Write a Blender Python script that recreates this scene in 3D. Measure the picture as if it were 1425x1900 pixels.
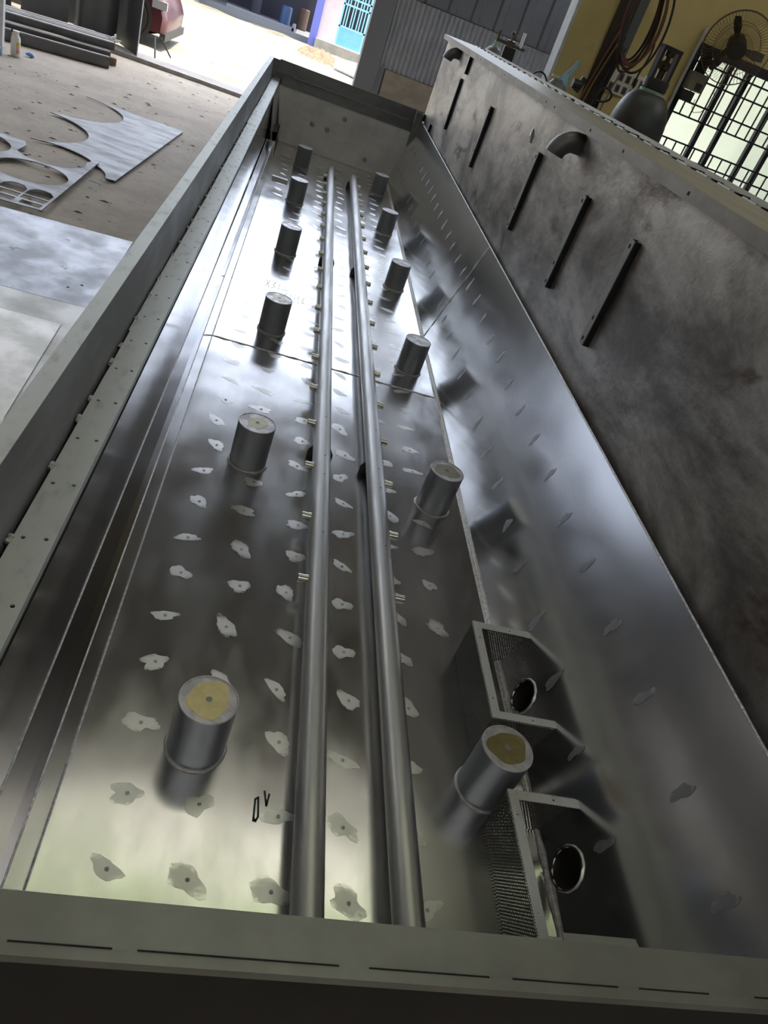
import bpy, bmesh, math, random
from mathutils import Vector, Matrix, Euler
from mathutils.geometry import tessellate_polygon

# ------------------------------------------------------------------ clear
for o in list(bpy.data.objects):
    bpy.data.objects.remove(o, do_unlink=True)
scene = bpy.context.scene
COL = scene.collection
RND = random.Random(7)

# ------------------------------------------------------------------ camera
cam_d = bpy.data.cameras.new('camera')
cam = bpy.data.objects.new('camera', cam_d)
COL.objects.link(cam)
cam_d.sensor_fit = 'VERTICAL'
cam_d.sensor_height = 36.0
cam_d.sensor_width = 27.0
cam_d.lens = 1379.506 / 1900 * 36.0
cam_d.clip_start = 0.02
cam_d.clip_end = 400
RR = Vector((0.94723514, -0.05065018, 0.31651248))
RD = Vector((0.22724848, -0.59027724, -0.77455207))
RF = Vector((0.22606131, 0.80560992, -0.54762117))
m = Matrix(((RR.x, -RD.x, -RF.x, 0.0), (RR.y, -RD.y, -RF.y, 0.0), (RR.z, -RD.z, -RF.z, 1.3), (0, 0, 0, 1)))
cam.matrix_world = m
scene.camera = cam

# ------------------------------------------------------------------ world, sun, exposure
world = bpy.data.worlds.new('world')
scene.world = world
world.use_nodes = True
wn = world.node_tree
wn.nodes.clear()
sky = wn.nodes.new('ShaderNodeTexSky')
sky.sky_type = 'NISHITA'
sky.sun_disc = False
sky.sun_elevation = math.radians(72)
sky.sun_rotation = math.radians(20)
sky.air_density = 1.0
sky.dust_density = 2.0
sky.ozone_density = 1.0
bgn = wn.nodes.new('ShaderNodeBackground')
bgn.inputs['Strength'].default_value = 0.33
won = wn.nodes.new('ShaderNodeOutputWorld')
hz = wn.nodes.new('ShaderNodeHueSaturation')      # hazy, washed-out tropical sky
hz.inputs['Saturation'].default_value = 0.5
wn.links.new(sky.outputs[0], hz.inputs['Color'])
wn.links.new(hz.outputs[0], bgn.inputs['Color'])
wn.links.new(bgn.outputs[0], won.inputs['Surface'])

sun_d = bpy.data.lights.new('sun', 'SUN')
sun_d.energy = 3.0
sun_d.angle = math.radians(0.6)
sun_d.color = (1.0, 0.90, 0.74)
sun = bpy.data.objects.new('sun', sun_d)
sun.rotation_euler = (math.radians(3), math.radians(14), 0)
sun.location = (0, 15, 20)
COL.objects.link(sun)

vs = scene.view_settings
vs.view_transform = 'Standard'
vs.look = 'None'
vs.exposure = 1.35
vs.gamma = 1.0
vs.use_curve_mapping = False
scene.cycles.max_bounces = 14
scene.cycles.glossy_bounces = 10
scene.cycles.diffuse_bounces = 5

# ------------------------------------------------------------------ materials
MATS = {}


def mat(name, col, rough=0.6, metal=0.0, col2=None, nscale=6.0, ndetail=6.0, nrough=0.6, stretch=(1, 1, 1),
        lo=0.35, hi=0.65, rough2=None, bump=0.0, bscale=40.0, bstretch=None, spec=0.5, col3=None, n3scale=1.5,
        lo3=0.5, hi3=0.7, dist=0.0, st3=(1, 1, 1), wave=0.0, wscale=2.0, rnoise=None):
    mt = bpy.data.materials.new(name)
    mt.use_nodes = True
    nt = mt.node_tree
    nt.nodes.clear()
    out = nt.nodes.new('ShaderNodeOutputMaterial')
    b = nt.nodes.new('ShaderNodeBsdfPrincipled')
    nt.links.new(b.outputs[0], out.inputs[0])
    b.inputs['Base Color'].default_value = (*col, 1)
    b.inputs['Roughness'].default_value = rough
    b.inputs['Metallic'].default_value = metal
    b.inputs['Specular IOR Level'].default_value = spec
    tc = nt.nodes.new('ShaderNodeTexCoord')

    def noise(scale, detail, rg, st):
        mp = nt.nodes.new('ShaderNodeMapping')
        mp.inputs['Scale'].default_value = st
        nt.links.new(tc.outputs['Object'], mp.inputs[0])
        n = nt.nodes.new('ShaderNodeTexNoise')
        n.inputs['Scale'].default_value = scale
        n.inputs['Detail'].default_value = detail
        n.inputs['Roughness'].default_value = rg
        n.inputs['Distortion'].default_value = dist
        nt.links.new(mp.outputs[0], n.inputs['Vector'])
        return n

    def ramp(src, a, c):
        r = nt.nodes.new('ShaderNodeMapRange')
        r.interpolation_type = 'SMOOTHSTEP'
        r.inputs['From Min'].default_value = a
        r.inputs['From Max'].default_value = c
        nt.links.new(src, r.inputs['Value'])
        return r.outputs['Result']

    cur = None
    if col2 is not None:
        n = noise(nscale, ndetail, nrough, stretch)
        fac = ramp(n.outputs['Fac'], lo, hi)
        mx = nt.nodes.new('ShaderNodeMix')
        mx.data_type = 'RGBA'
        mx.inputs['A'].default_value = (*col, 1)
        mx.inputs['B'].default_value = (*col2, 1)
        nt.links.new(fac, mx.inputs['Factor'])
        cur = mx.outputs['Result']
        if rough2 is not None:
            rm = nt.nodes.new('ShaderNodeMapRange')
            rm.inputs['To Min'].default_value = rough
            rm.inputs['To Max'].default_value = rough2
            if rnoise is not None:
                n2 = noise(rnoise, 5.0, 0.6, stretch)
                nt.links.new(ramp(n2.outputs['Fac'], 0.35, 0.65), rm.inputs['Value'])
            else:
                nt.links.new(fac, rm.inputs['Value'])
            nt.links.new(rm.outputs['Result'], b.inputs['Roughness'])
    if col3 is not None:
        n = noise(n3scale, 8.0, 0.65, st3)
        fac = ramp(n.outputs['Fac'], lo3, hi3)
        mx = nt.nodes.new('ShaderNodeMix')
        mx.data_type = 'RGBA'
        if cur is not None:
            nt.links.new(cur, mx.inputs['A'])
        else:
            mx.inputs['A'].default_value = (*col, 1)
        mx.inputs['B'].default_value = (*col3, 1)
        nt.links.new(fac, mx.inputs['Factor'])
        cur = mx.outputs['Result']
    if cur is not None:
        nt.links.new(cur, b.inputs['Base Color'])
    nrm = None
    if wave > 0:
        n = noise(wscale, 2.0, 0.4, (1, 1, 1))
        bp = nt.nodes.new('ShaderNodeBump')
        bp.inputs['Strength'].default_value = 1.0
        bp.inputs['Distance'].default_value = wave
        nt.links.new(n.outputs['Fac'], bp.inputs['Height'])
        nrm = bp.outputs[0]
    if bump > 0:
        n = noise(bscale, 4.0, 0.6, bstretch or stretch)
        bp = nt.nodes.new('ShaderNodeBump')
        bp.inputs['Strength'].default_value = bump
        bp.inputs['Distance'].default_value = 0.01
        nt.links.new(n.outputs['Fac'], bp.inputs['Height'])
        if nrm is not None:
            nt.links.new(nrm, bp.inputs['Normal'])
        nrm = bp.outputs[0]
    if nrm is not None:
        nt.links.new(nrm, b.inputs['Normal'])
    MATS[name] = mt
    return mt


mat('steel_floor', (0.66, 0.66, 0.66), 0.17, 1.0, (0.54, 0.54, 0.54), nscale=5.0, rough2=0.25, stretch=(1.6, 0.7, 1),
    lo=0.3, hi=0.75, wave=0.012, wscale=1.7, rnoise=4.0)
mat('steel_wall', (0.70, 0.70, 0.71), 0.15, 1.0, (0.66, 0.66, 0.66), nscale=2.0, ndetail=2, lo=.2, hi=.8, rough2=0.18, wave=0.010, wscale=1.6)
mat('steel_dull', (0.72, 0.72, 0.71), 0.45, 0.7, (0.58, 0.58, 0.575), nscale=4.0, rough2=0.55)
mat('steel_rim', (0.47, 0.485, 0.46), 0.50, 0.4, (0.36, 0.37, 0.35), nscale=30.0, ndetail=8, stretch=(1, .5, 1), rough2=0.62,
    lo=0.5, hi=0.75)
mat('steel_upstand', (0.25, 0.255, 0.265), 0.48, 0.5, (0.18, 0.185, 0.195), nscale=3.0, stretch=(1, .6, 2), rough2=0.6)
mat('pipe_steel', (0.50, 0.50, 0.49), 0.40, 1.0, (0.42, 0.42, 0.41), nscale=8.0, stretch=(6, .4, 6), rough2=0.48)
mat('nozzle_steel', (0.55, 0.55, 0.50), 0.22, 1.0)
mat('post_steel', (0.30, 0.315, 0.35), 0.40, 0.75, (0.22, 0.232, 0.26), nscale=6.0, stretch=(1, 1, .3), rough2=0.45)
mat('cap_steel', (0.58, 0.57, 0.56), 0.42, 0.85, (0.44, 0.42, 0.44), nscale=25.0, rough2=0.55, lo=.4, hi=.6)
mat('cap_stain', (0.66, 0.57, 0.28), 0.42, 0.6, (0.58, 0.50, 0.26), nscale=40.0, rough2=0.5)
mat('cap_stain_pale', (0.50, 0.46, 0.32), 0.45, 0.7, (0.44, 0.41, 0.30), nscale=40.0)
mat('cap_stain_olive', (0.27, 0.23, 0.09), 0.35, 0.7, (0.22, 0.19, 0.08), nscale=40.0)
mat('cap_stain_grey', (0.34, 0.31, 0.22), 0.35, 0.8, (0.29, 0.27, 0.19), nscale=40.0)
mat('weld_sky_glow', (0.80, 0.79, 0.77), 0.42, 0.6, (0.55, 0.54, 0.52), nscale=90.0, bump=0.7, bscale=140.0)  # weld whitened: the sky's reflection is put into its colour
mat('weld', (0.70, 0.69, 0.67), 0.36, 1.0, (0.45, 0.44, 0.42), nscale=120.0, bump=0.8, bscale=160.0)
mat('weld_dull', (0.45, 0.45, 0.43), 0.45, 0.8, bump=0.6, bscale=150.0)
mat('spot_bright', (0.74, 0.73, 0.71), 0.28, 1.0, (0.64, 0.63, 0.62), nscale=60.0, stretch=(3, 1, 1), rough2=0.42)
mat('spot_dull', (0.38, 0.38, 0.38), 0.50, 1.0, (0.30, 0.30, 0.30), nscale=40.0, stretch=(1, 4, 1))
mat('rim_shaded', (0.25, 0.255, 0.225), 0.5, 0.4, (0.20, 0.205, 0.18), nscale=6.0)  # rim steel darkened to carry the shade at the near end
mat('outer_shaded', (0.016, 0.016, 0.017), 0.6)  # near outer face: its shade is painted in as near-black
mat('side_steel_dimmed', (0.50, 0.50, 0.51), 0.15, 1.0, (0.46, 0.46, 0.47), nscale=2.0, ndetail=2, lo=.2, hi=.8, rough2=0.20, wave=0.008, wscale=1.6)  # darker copy of the wall steel, left side's dim reflections in its colour
mat('black_steel', (0.030, 0.030, 0.032), 0.45, 0.5)
mat('dark_gap', (0.006, 0.006, 0.006), 0.9)
mat('rough_plate', (0.47, 0.44, 0.415), 0.44, 0.6, (0.13, 0.115, 0.105), nscale=3.0, ndetail=13, nrough=0.70,
    stretch=(1, .50, 1.15), lo=.34, hi=.66, rough2=0.38, bump=0.16, bscale=26.0, bstretch=(1, .8, 1),
    col3=(0.085, 0.062, 0.048), n3scale=5.0, lo3=.54, hi3=.70, dist=0.35, st3=(1, .5, 1.1))
mat('elbow_steel', (0.17, 0.17, 0.17), 0.45, 0.5, (0.13, 0.13, 0.13), nscale=9.0)
mat('bar_steel', (0.30, 0.30, 0.30), 0.5, 0.3, (0.24, 0.24, 0.24), nscale=9.0)
mat('tall_top', (0.34, 0.32, 0.27), 0.50, 0.4, (0.28, 0.265, 0.225), nscale=5.0, stretch=(4, .6, 1))
mat('tall_lip', (0.26, 0.235, 0.21), 0.55, 0.4, (0.19, 0.165, 0.145), nscale=9.0, stretch=(1, .5, 1))
mat('concrete', (0.43, 0.385, 0.325), 0.9, 0.0, (0.33, 0.295, 0.25), nscale=1.6, ndetail=12, nrough=0.75, lo=.35, hi=.65,
    bump=0.6, bscale=18.0, col3=(0.19, 0.17, 0.14), n3scale=9.0, lo3=.60, hi3=.72)
mat('concrete_pale', (0.36, 0.35, 0.33), 0.9, 0.0, (0.29, 0.28, 0.265), nscale=3.0, bump=0.2)
mat('yard', (0.20, 0.178, 0.13), 0.95, 0.0, (0.32, 0.30, 0.25), nscale=0.8, ndetail=10, nrough=0.7, bump=0.5, bscale=12.0,
    col3=(0.11, 0.09, 0.06), n3scale=2.2, lo3=.58, hi3=.70)
mat('soil', (0.24, 0.19, 0.12), 0.95, 0.0, (0.15, 0.12, 0.075), nscale=6.0, bump=0.8, bscale=14.0)
mat('sheet_steel', (0.36, 0.36, 0.37), 0.52, 0.3, (0.22, 0.22, 0.23), nscale=3.2, ndetail=10, nrough=.65, stretch=(.8, 2.2, 1),
    rough2=0.62, spec=0.3, lo=.38, hi=.66, col3=(0.20, 0.195, 0.19), n3scale=4.0, lo3=.62, hi3=.7)
mat('sheet_dark', (0.30, 0.30, 0.315), 0.38, 0.7, (0.21, 0.21, 0.22), nscale=4.0, ndetail=10, rough2=0.5,
    col3=(0.12, 0.115, 0.11), n3scale=5.0, lo3=.62, hi3=.68)
mat('sheet_pale', (0.66, 0.65, 0.61), 0.45, 0.3, (0.54, 0.53, 0.50), nscale=5.0, ndetail=10, rough2=0.6,
    col3=(0.30, 0.29, 0.27), n3scale=6.0, lo3=.64, hi3=.72)
mat('sheet_galv', (0.86, 0.81, 0.76), 0.40, 0.3, (0.70, 0.69, 0.64), nscale=7.0, ndetail=8, rough2=0.55,
    col3=(0.40, 0.39, 0.36), n3scale=9.0, lo3=.66, hi3=.74)
mat('clad', (0.18, 0.185, 0.20), 0.6, 0.1, (0.15, 0.155, 0.168), nscale=2.0)
mat('corrugated', (0.47, 0.48, 0.51), 0.5, 0.1, (0.38, 0.39, 0.42), nscale=3.0)
mat('dark_post', (0.22, 0.225, 0.25), 0.6, 0.1)
mat('brown_panel', (0.40, 0.34, 0.28), 0.8, 0.0, (0.32, 0.27, 0.22), nscale=4.0, stretch=(1, 1, 3))
mat('roof_under', (0.17, 0.165, 0.15), 0.8, 0.0, (0.13, 0.125, 0.115), nscale=0.9)
mat('truss', (0.07, 0.06, 0.055), 0.7)
mat('inner_wall', (0.28, 0.27, 0.24), 0.9, 0.0, (0.22, 0.21, 0.19), nscale=0.8)
mat('yellow_wall', (0.66, 0.55, 0.26), 0.85, 0.0, (0.58, 0.48, 0.22), nscale=1.8, ndetail=8, bump=0.05, bscale=30,
    col3=(0.22, 0.175, 0.08), n3scale=2.6, lo3=.62, hi3=.8)
mat('white_post', (0.62, 0.63, 0.66), 0.7, 0.0, (0.52, 0.53, 0.56), nscale=12.0)
mat('bounce_white', (0.78, 0.81, 0.82), 0.9)  # reflector white of the added box behind the window
mat('grille', (0.035, 0.033, 0.05), 0.6, 0.3)
mat('frosted', (0.75, 0.78, 0.74), 0.5)
mat('hose_brown', (0.13, 0.055, 0.040), 0.5)
mat('hose_black', (0.022, 0.020, 0.022), 0.5)
mat('hose_tan', (0.30, 0.18, 0.09), 0.5)
mat('board_brown', (0.075, 0.055, 0.042), 0.8, 0.0, (0.055, 0.040, 0.032), nscale=5.0)
mat('board_grey', (0.11, 0.125, 0.13), 0.7)
mat('socket_white', (0.80, 0.80, 0.74), 0.6)
mat('socket_dark', (0.05, 0.045, 0.04), 0.5)
mat('fan_dark', (0.035, 0.030, 0.026), 0.5)
mat('fan_wire', (0.16, 0.12, 0.07), 0.5, 0.3)
mat('box_grey', (0.24, 0.23, 0.19), 0.6)
mat('cyl_green', (0.030, 0.045, 0.045), 0.42, 0.2, (0.045, 0.038, 0.038), nscale=5.0, ndetail=8, rough2=0.55,
    col3=(0.09, 0.105, 0.085), n3scale=12.0, lo3=.66, hi3=.74)
mat('cyl_paint', (0.20, 0.36, 0.24), 0.5, 0.0, (0.33, 0.40, 0.30), nscale=25.0)
mat('cyl_far', (0.15, 0.16, 0.16), 0.5, 0.2)
mat('brass', (0.075, 0.06, 0.04), 0.4, 0.8)
mat('blue_cloth', (0.30, 0.50, 0.62), 0.9, 0.0, (0.20, 0.36, 0.47), nscale=40.0)
mat('white_plastic', (0.70, 0.69, 0.67), 0.45)
mat('label_red', (0.55, 0.16, 0.12), 0.6, 0.0, (0.75, 0.60, 0.55), nscale=60.0)
mat('label_yellow', (0.70, 0.50, 0.08), 0.6)
mat('blue_plastic', (0.10, 0.30, 0.60), 0.4)
mat('timber', (0.22, 0.155, 0.10), 0.85, 0.0, (0.15, 0.105, 0.07), nscale=6.0, stretch=(1, 8, 8))
mat('timber_end', (0.36, 0.28, 0.19), 0.85)
mat('beam_grey', (0.14, 0.14, 0.145), 0.55, 0.5, (0.10, 0.10, 0.105), nscale=5.0)
mat('beam_light', (0.33, 0.32, 0.31), 0.5, 0.6, (0.24, 0.23, 0.22), nscale=8.0, stretch=(1, 3, 1))
mat('stand_sheet', (0.155, 0.16, 0.165), 0.42, 0.7, (0.12, 0.123, 0.127), nscale=3.0, stretch=(1, 1, .3))
mat('car_red', (0.10, 0.025, 0.028), 0.22, 0.3)
mat('car_black', (0.02, 0.02, 0.02), 0.5)
mat('rubber', (0.025, 0.024, 0.023), 0.8)
mat('alloy', (0.45, 0.45, 0.45), 0.35, 0.9)
mat('lamp_glass', (0.55, 0.55, 0.56), 0.1, 0.5)
mat('pink_wall', (0.66, 0.56, 0.56), 0.9, 0.0, (0.60, 0.50, 0.50), nscale=1.5, col3=(0.42, 0.36, 0.34), n3scale=3.0, lo3=.64, hi3=.76)
mat('blue_door', (0.16, 0.44, 0.72), 0.5, 0.0, (0.20, 0.50, 0.78), nscale=3.0, col3=(0.40, 0.42, 0.45), n3scale=2.0, lo3=.56, hi3=.68)
mat('blue_bar', (0.30, 0.62, 0.80), 0.5)
mat('cream_wall', (0.68, 0.64, 0.56), 0.9, 0.0, (0.60, 0.56, 0.48), nscale=1.2)
mat('blue_pillar', (0.15, 0.17, 0.50), 0.8)
mat('plinth', (0.36, 0.33, 0.28), 0.9, 0.0, (0.28, 0.26, 0.22), nscale=4.0, bump=.3)
mat('blue_drum', (0.04, 0.09, 0.20), 0.5)
mat('rust_drum', (0.12, 0.08, 0.06), 0.8)
mat('shop_dark', (0.05, 0.05, 0.07), 0.8)
mat('pavement', (0.20, 0.205, 0.215), 0.9)
mat('pvc_white', (0.78, 0.79, 0.82), 0.5)
mat('dirt', (0.12, 0.105, 0.085), 0.9, 0.0, (0.20, 0.175, 0.14), nscale=2.0)
mat('chalk', (0.80, 0.80, 0.80), 0.9)
mat('marker', (0.03, 0.04, 0.03), 0.7)


def ground_patch(name, core, edge, r_core, r_edge, sx, sy):
    """brushed patch whose finish fades into the plain sheet towards its own outline"""
    mt = bpy.data.materials.new(name)
    mt.use_nodes = True
    nt = mt.node_tree
    nt.nodes.clear()
    out = nt.nodes.new('ShaderNodeOutputMaterial')
    b = nt.nodes.new('ShaderNodeBsdfPrincipled')
    b.inputs['Metallic'].default_value = 1.0
    nt.links.new(b.outputs[0], out.inputs[0])
    tc = nt.nodes.new('ShaderNodeTexCoord')
    mp = nt.nodes.new('ShaderNodeMapping')
    mp.inputs['Scale'].default_value = (1 / sx, 1 / sy, 0)
    nt.links.new(tc.outputs['Object'], mp.inputs[0])
    ln = nt.nodes.new('ShaderNodeVectorMath')
    ln.operation = 'LENGTH'
    nt.links.new(mp.outputs[0], ln.inputs[0])
    nz = nt.nodes.new('ShaderNodeTexNoise')
    nz.inputs['Scale'].default_value = 2.4
    nz.inputs['Detail'].default_value = 6
    nt.links.new(mp.outputs[0], nz.inputs['Vector'])
    ad = nt.nodes.new('ShaderNodeMath')
    ad.operation = 'MULTIPLY_ADD'
    nt.links.new(nz.outputs['Fac'], ad.inputs[0])
    ad.inputs[1].default_value = 1.3
    nt.links.new(ln.outputs['Value'], ad.inputs[2])
    rg = nt.nodes.new('ShaderNodeMapRange')
    rg.interpolation_type = 'SMOOTHSTEP'
    rg.inputs['From Min'].default_value = 1.15
    rg.inputs['From Max'].default_value = 1.85
    nt.links.new(ad.outputs[0], rg.inputs['Value'])
    mx = nt.nodes.new('ShaderNodeMix')
    mx.data_type = 'RGBA'
    mx.inputs['A'].default_value = (*core, 1)
    mx.inputs['B'].default_value = (*edge, 1)
    nt.links.new(rg.outputs['Result'], mx.inputs['Factor'])
    nt.links.new(mx.outputs['Result'], b.inputs['Base Color'])
    rr_ = nt.nodes.new('ShaderNodeMapRange')
    rr_.inputs['To Min'].default_value = r_core
    rr_.inputs['To Max'].default_value = r_edge
    nt.links.new(rg.outputs['Result'], rr_.inputs['Value'])
    nt.links.new(rr_.outputs['Result'], b.inputs['Roughness'])
    MATS[name] = mt


ground_patch('spot_floor', (0.80, 0.79, 0.77), (0.62, 0.62, 0.62), 0.44, 0.22, .040, .024)
ground_patch('spot_wall', (0.36, 0.36, 0.365), (0.64, 0.64, 0.645), 0.50, 0.20, .040, .020)


def sheet_translucent(name, col):
    mt = bpy.data.materials.new(name)
    mt.use_nodes = True
    nt = mt.node_tree
    nt.nodes.clear()
    out = nt.nodes.new('ShaderNodeOutputMaterial')
    t = nt.nodes.new('ShaderNodeBsdfTranslucent')
    t.inputs['Color'].default_value = (*col, 1)
    d = nt.nodes.new('ShaderNodeBsdfDiffuse')
    d.inputs['Color'].default_value = (*[c * .4 for c in col], 1)
    mx = nt.nodes.new('ShaderNodeMixShader')
    mx.inputs[0].default_value = 0.25
    nt.links.new(t.outputs[0], mx.inputs[1])
    nt.links.new(d.outputs[0], mx.inputs[2])
    nt.links.new(mx.outputs[0], out.inputs[0])
    MATS[name] = mt


sheet_translucent('rooflight_white', (0.74, 0.72, 0.66))
sheet_translucent('rooflight_fill', (0.93, 0.91, 0.86))  # for the added fill panes only
sheet_translucent('rooflight_green', (0.50, 0.56, 0.38))
def clear_pane(name, col):
    mt = bpy.data.materials.new(name)
    mt.use_nodes = True
    nt = mt.node_tree
    nt.nodes.clear()
    out = nt.nodes.new('ShaderNodeOutputMaterial')
    t = nt.nodes.new('ShaderNodeBsdfTransparent')
    t.inputs['Color'].default_value = (*col, 1)
    g = nt.nodes.new('ShaderNodeBsdfGlossy')
    g.inputs['Roughness'].default_value = 0.1
    mx = nt.nodes.new('ShaderNodeMixShader')
    mx.inputs[0].default_value = 0.05
    nt.links.new(t.outputs[0], mx.inputs[1])
    nt.links.new(g.outputs[0], mx.inputs[2])
    nt.links.new(mx.outputs[0], out.inputs[0])
    MATS[name] = mt


clear_pane('frosted_pane', (0.90, 0.94, 0.91))


def perforated(name, col, pitch=0.0052, hole=0.30):
    """thin metal sheet with a staggered grid of see-through holes, laid out in the sheet's own UV"""
    mt = bpy.data.materials.new(name)
    mt.use_nodes = True
    nt = mt.node_tree
    nt.nodes.clear()
    out = nt.nodes.new('ShaderNodeOutputMaterial')
    b = nt.nodes.new('ShaderNodeBsdfPrincipled')
    b.inputs['Base Color'].default_value = (*col, 1)
    b.inputs['Metallic'].default_value = 0.0
    b.inputs['Roughness'].default_value = 0.55
    b.inputs['Specular IOR Level'].default_value = 0.15
    tr = nt.nodes.new('ShaderNodeBsdfTransparent')
    mx = nt.nodes.new('ShaderNodeMixShader')
    uv = nt.nodes.new('ShaderNodeTexCoord')
    sp = nt.nodes.new('ShaderNodeSeparateXYZ')
    nt.links.new(uv.outputs['UV'], sp.inputs[0])

    def M(op, a, c=None):
        n = nt.nodes.new('ShaderNodeMath')
        n.operation = op
        for i, v in enumerate((a, c)):
            if v is None:
                continue
            if isinstance(v, (int, float)):
                n.inputs[i].default_value = v
            else:
                nt.links.new(v, n.inputs[i])
        return n.outputs[0]
    u = M('DIVIDE', sp.outputs[0], pitch)
    v = M('DIVIDE', sp.outputs[1], pitch * 0.87)
    row = M('FLOOR', v)
    sh = M('MULTIPLY', M('MODULO', row, 2.0), 0.5)
    fu = M('SUBTRACT', M('FRACT', M('ADD', u, sh)), 0.5)
    fv = M('SUBTRACT', M('FRACT', v), 0.5)
    d = M('SQRT', M('ADD', M('MULTIPLY', fu, fu), M('MULTIPLY', fv, fv)))
    inside = M('LESS_THAN', d, hole)
    nt.links.new(inside, mx.inputs[0])
    nt.links.new(b.outputs[0], mx.inputs[1])
    nt.links.new(tr.outputs[0], mx.inputs[2])
    nt.links.new(mx.outputs[0], out.inputs[0])
    MATS[name] = mt


perforated('perforated', (0.050, 0.050, 0.045), 0.0066, 0.22)


# ------------------------------------------------------------------ mesh helpers
class MB:
    def __init__(self):
        self.v = []
        self.f = []
        self.uv = {}

    def add(self, vs_, fs):
        o = len(self.v)
        self.v += [tuple(p) for p in vs_]
        self.f += [tuple(i + o for i in q) for q in fs]
        return self

    def box(self, a, b, mtx=None):
        x0, y0, z0 = a
        x1, y1, z1 = b
        vs_ = [Vector(p) for p in ((x0, y0, z0), (x1, y0, z0), (x1, y1, z0), (x0, y1, z0), (x0, y0, z1), (x1, y0, z1), (x1, y1, z1), (x0, y1, z1))]
        if mtx is not None:
            vs_ = [mtx @ p for p in vs_]
        return self.add(vs_, [(3, 2, 1, 0), (4, 5, 6, 7), (0, 1, 5, 4), (1, 2, 6, 5), (2, 3, 7, 6), (3, 0, 4, 7)])

    def rings(self, rings, close=True, cap0=True, cap1=True):
        n = len(rings[0])
        o = len(self.v)
        for r in rings:
            self.v += [tuple(p) for p in r]
        for i in range(len(rings) - 1):
            for j in range(n if close else n - 1):
                k = (j + 1) % n
                self.f.append((o + i * n + j, o + i * n + k, o + (i + 1) * n + k, o + (i + 1) * n + j))
        if close and cap0:
            self.f.append(tuple(o + j for j in reversed(range(n))))
        if close and cap1:
            b = o + (len(rings) - 1) * n
            self.f.append(tuple(b + j for j in range(n)))
        return self

    def tube(self, pts, r, n=10, cap=True):
        pts = [Vector(p) for p in pts]
        rs = r if isinstance(r, (list, tuple)) else [r] * len(pts)
        t0 = (pts[1] - pts[0]).normalized()
        up = Vector((0, 0, 1)) if abs(t0.z) < 0.9 else Vector((1, 0, 0))
        a = t0.cross(up).normalized()
        rings = []
        for i, p in enumerate(pts):
            if i == 0:
                t = pts[1] - pts[0]
            elif i == len(pts) - 1:
                t = pts[-1] - pts[-2]
            else:
                t = (pts[i + 1] - pts[i]).normalized() + (pts[i] - pts[i - 1]).normalized()
            t = t.normalized() if t.length > 1e-9 else t0
            a = (a - t * a.dot(t))
            a = a.normalized() if a.length > 1e-6 else t.orthogonal().normalized()
            b = t.cross(a)
            rings.append([p + (a * math.cos(2 * math.pi * j / n) + b * math.sin(2 * math.pi * j / n)) * rs[i] for j in range(n)])
        return self.rings(rings, True, cap, cap)

    def pipe(self, pts, r, wall, n=16):
        """open-ended hollow tube"""
        a = MB().tube(pts, r, n, False)
        b = MB().tube(pts, r - wall, n, False)
        o = len(self.v)
        self.add(a.v, a.f)
        self.add(b.v, [tuple(reversed(q)) for q in b.f])
        na = len(a.v)
        for base in (0, na - n):
            for j in range(n):
                k = (j + 1) % n
                q = (o + base + j, o + base + k, o + na + base + k, o + na + base + j)
                self.f.append(q if base else tuple(reversed(q)))
        return self

    def lathe(self, prof, c=(0, 0, 0), n=24):
        c = Vector(c)
        rings = [[c + Vector((r * math.cos(2 * math.pi * j / n), r * math.sin(2 * math.pi * j / n), z)) for j in range(n)] for r, z in prof]
        return self.rings(rings)

    def plate(self, outer, holes, thick, frame):
        """flat polygon with holes; frame = 4x4 matrix from (u,v,w) to world; top at w=0, bottom at w=-thick"""
        loops = [outer] + list(holes)
        tri = tessellate_polygon([[Vector((u, v, 0)) for u, v in lp] for lp in loops])
        flat = [p for lp in loops for p in lp]
        n = len(flat)
        o = len(self.v)
        for w in (0, -thick):
            self.v += [tuple(frame @ Vector((u, v, w))) for u, v in flat]
        for t in tri:
            a, b, c = [Vector(flat[i]) for i in t]
            s = (b - a).x * (c - a).y - (b - a).y * (c - a).x
            if abs(s) < 1e-14:
                continue
            t = t if s > 0 else tuple(reversed(t))
            self.f.append(tuple(o + i for i in t))
            self.f.append(tuple(o + n + i for i in reversed(t)))
        k = 0
        for lp in loops:
            m_ = len(lp)
            for j in range(m_):
                a, b = k + j, k + (j + 1) % m_
                self.f.append((o + a, o + n + a, o + n + b, o + b))
            k += m_
        return self

    def mesh(self, name, material, smooth=False, angle=0.7, fix=True):
        me = bpy.data.meshes.new(name)
        me.from_pydata(self.v, [], self.f)
        if fix:
            bm = bmesh.new()
            bm.from_mesh(me)
            bmesh.ops.recalc_face_normals(bm, faces=bm.faces)
            bm.to_mesh(me)
            bm.free()
        if material:
            me.materials.append(MATS[material])
        if smooth:
            me.polygons.foreach_set('use_smooth', [True] * len(me.polygons))
            me.set_sharp_from_angle(angle=angle)
        me.update()
        return me

    def build(self, name, material, parent=None, smooth=False, origin=None, angle=0.7, fix=True):
        if origin is None:
            xs, ys, zs = zip(*self.v)
            origin = Vector(((min(xs) + max(xs)) / 2, (min(ys) + max(ys)) / 2, min(zs)))
        origin = Vector(origin)
        self.v = [tuple(Vector(p) - origin) for p in self.v]
        me = self.mesh(name, material, smooth, angle, fix)
        return link(name, me, parent, origin)


WORLD_AT = {}


def link(name, me, parent=None, loc=(0, 0, 0), rot=None):
    """loc in world space; parents are never rotated or scaled"""
    o = bpy.data.objects.new(name, me)
    COL.objects.link(o)
    loc = Vector(loc)
    WORLD_AT[o.name] = loc
    if parent is not None:
        o.parent = parent
        o.location = loc - WORLD_AT[parent.name]
    else:
        o.location = loc
    if rot is not None:
        o.rotation_euler = rot
    return o


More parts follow.
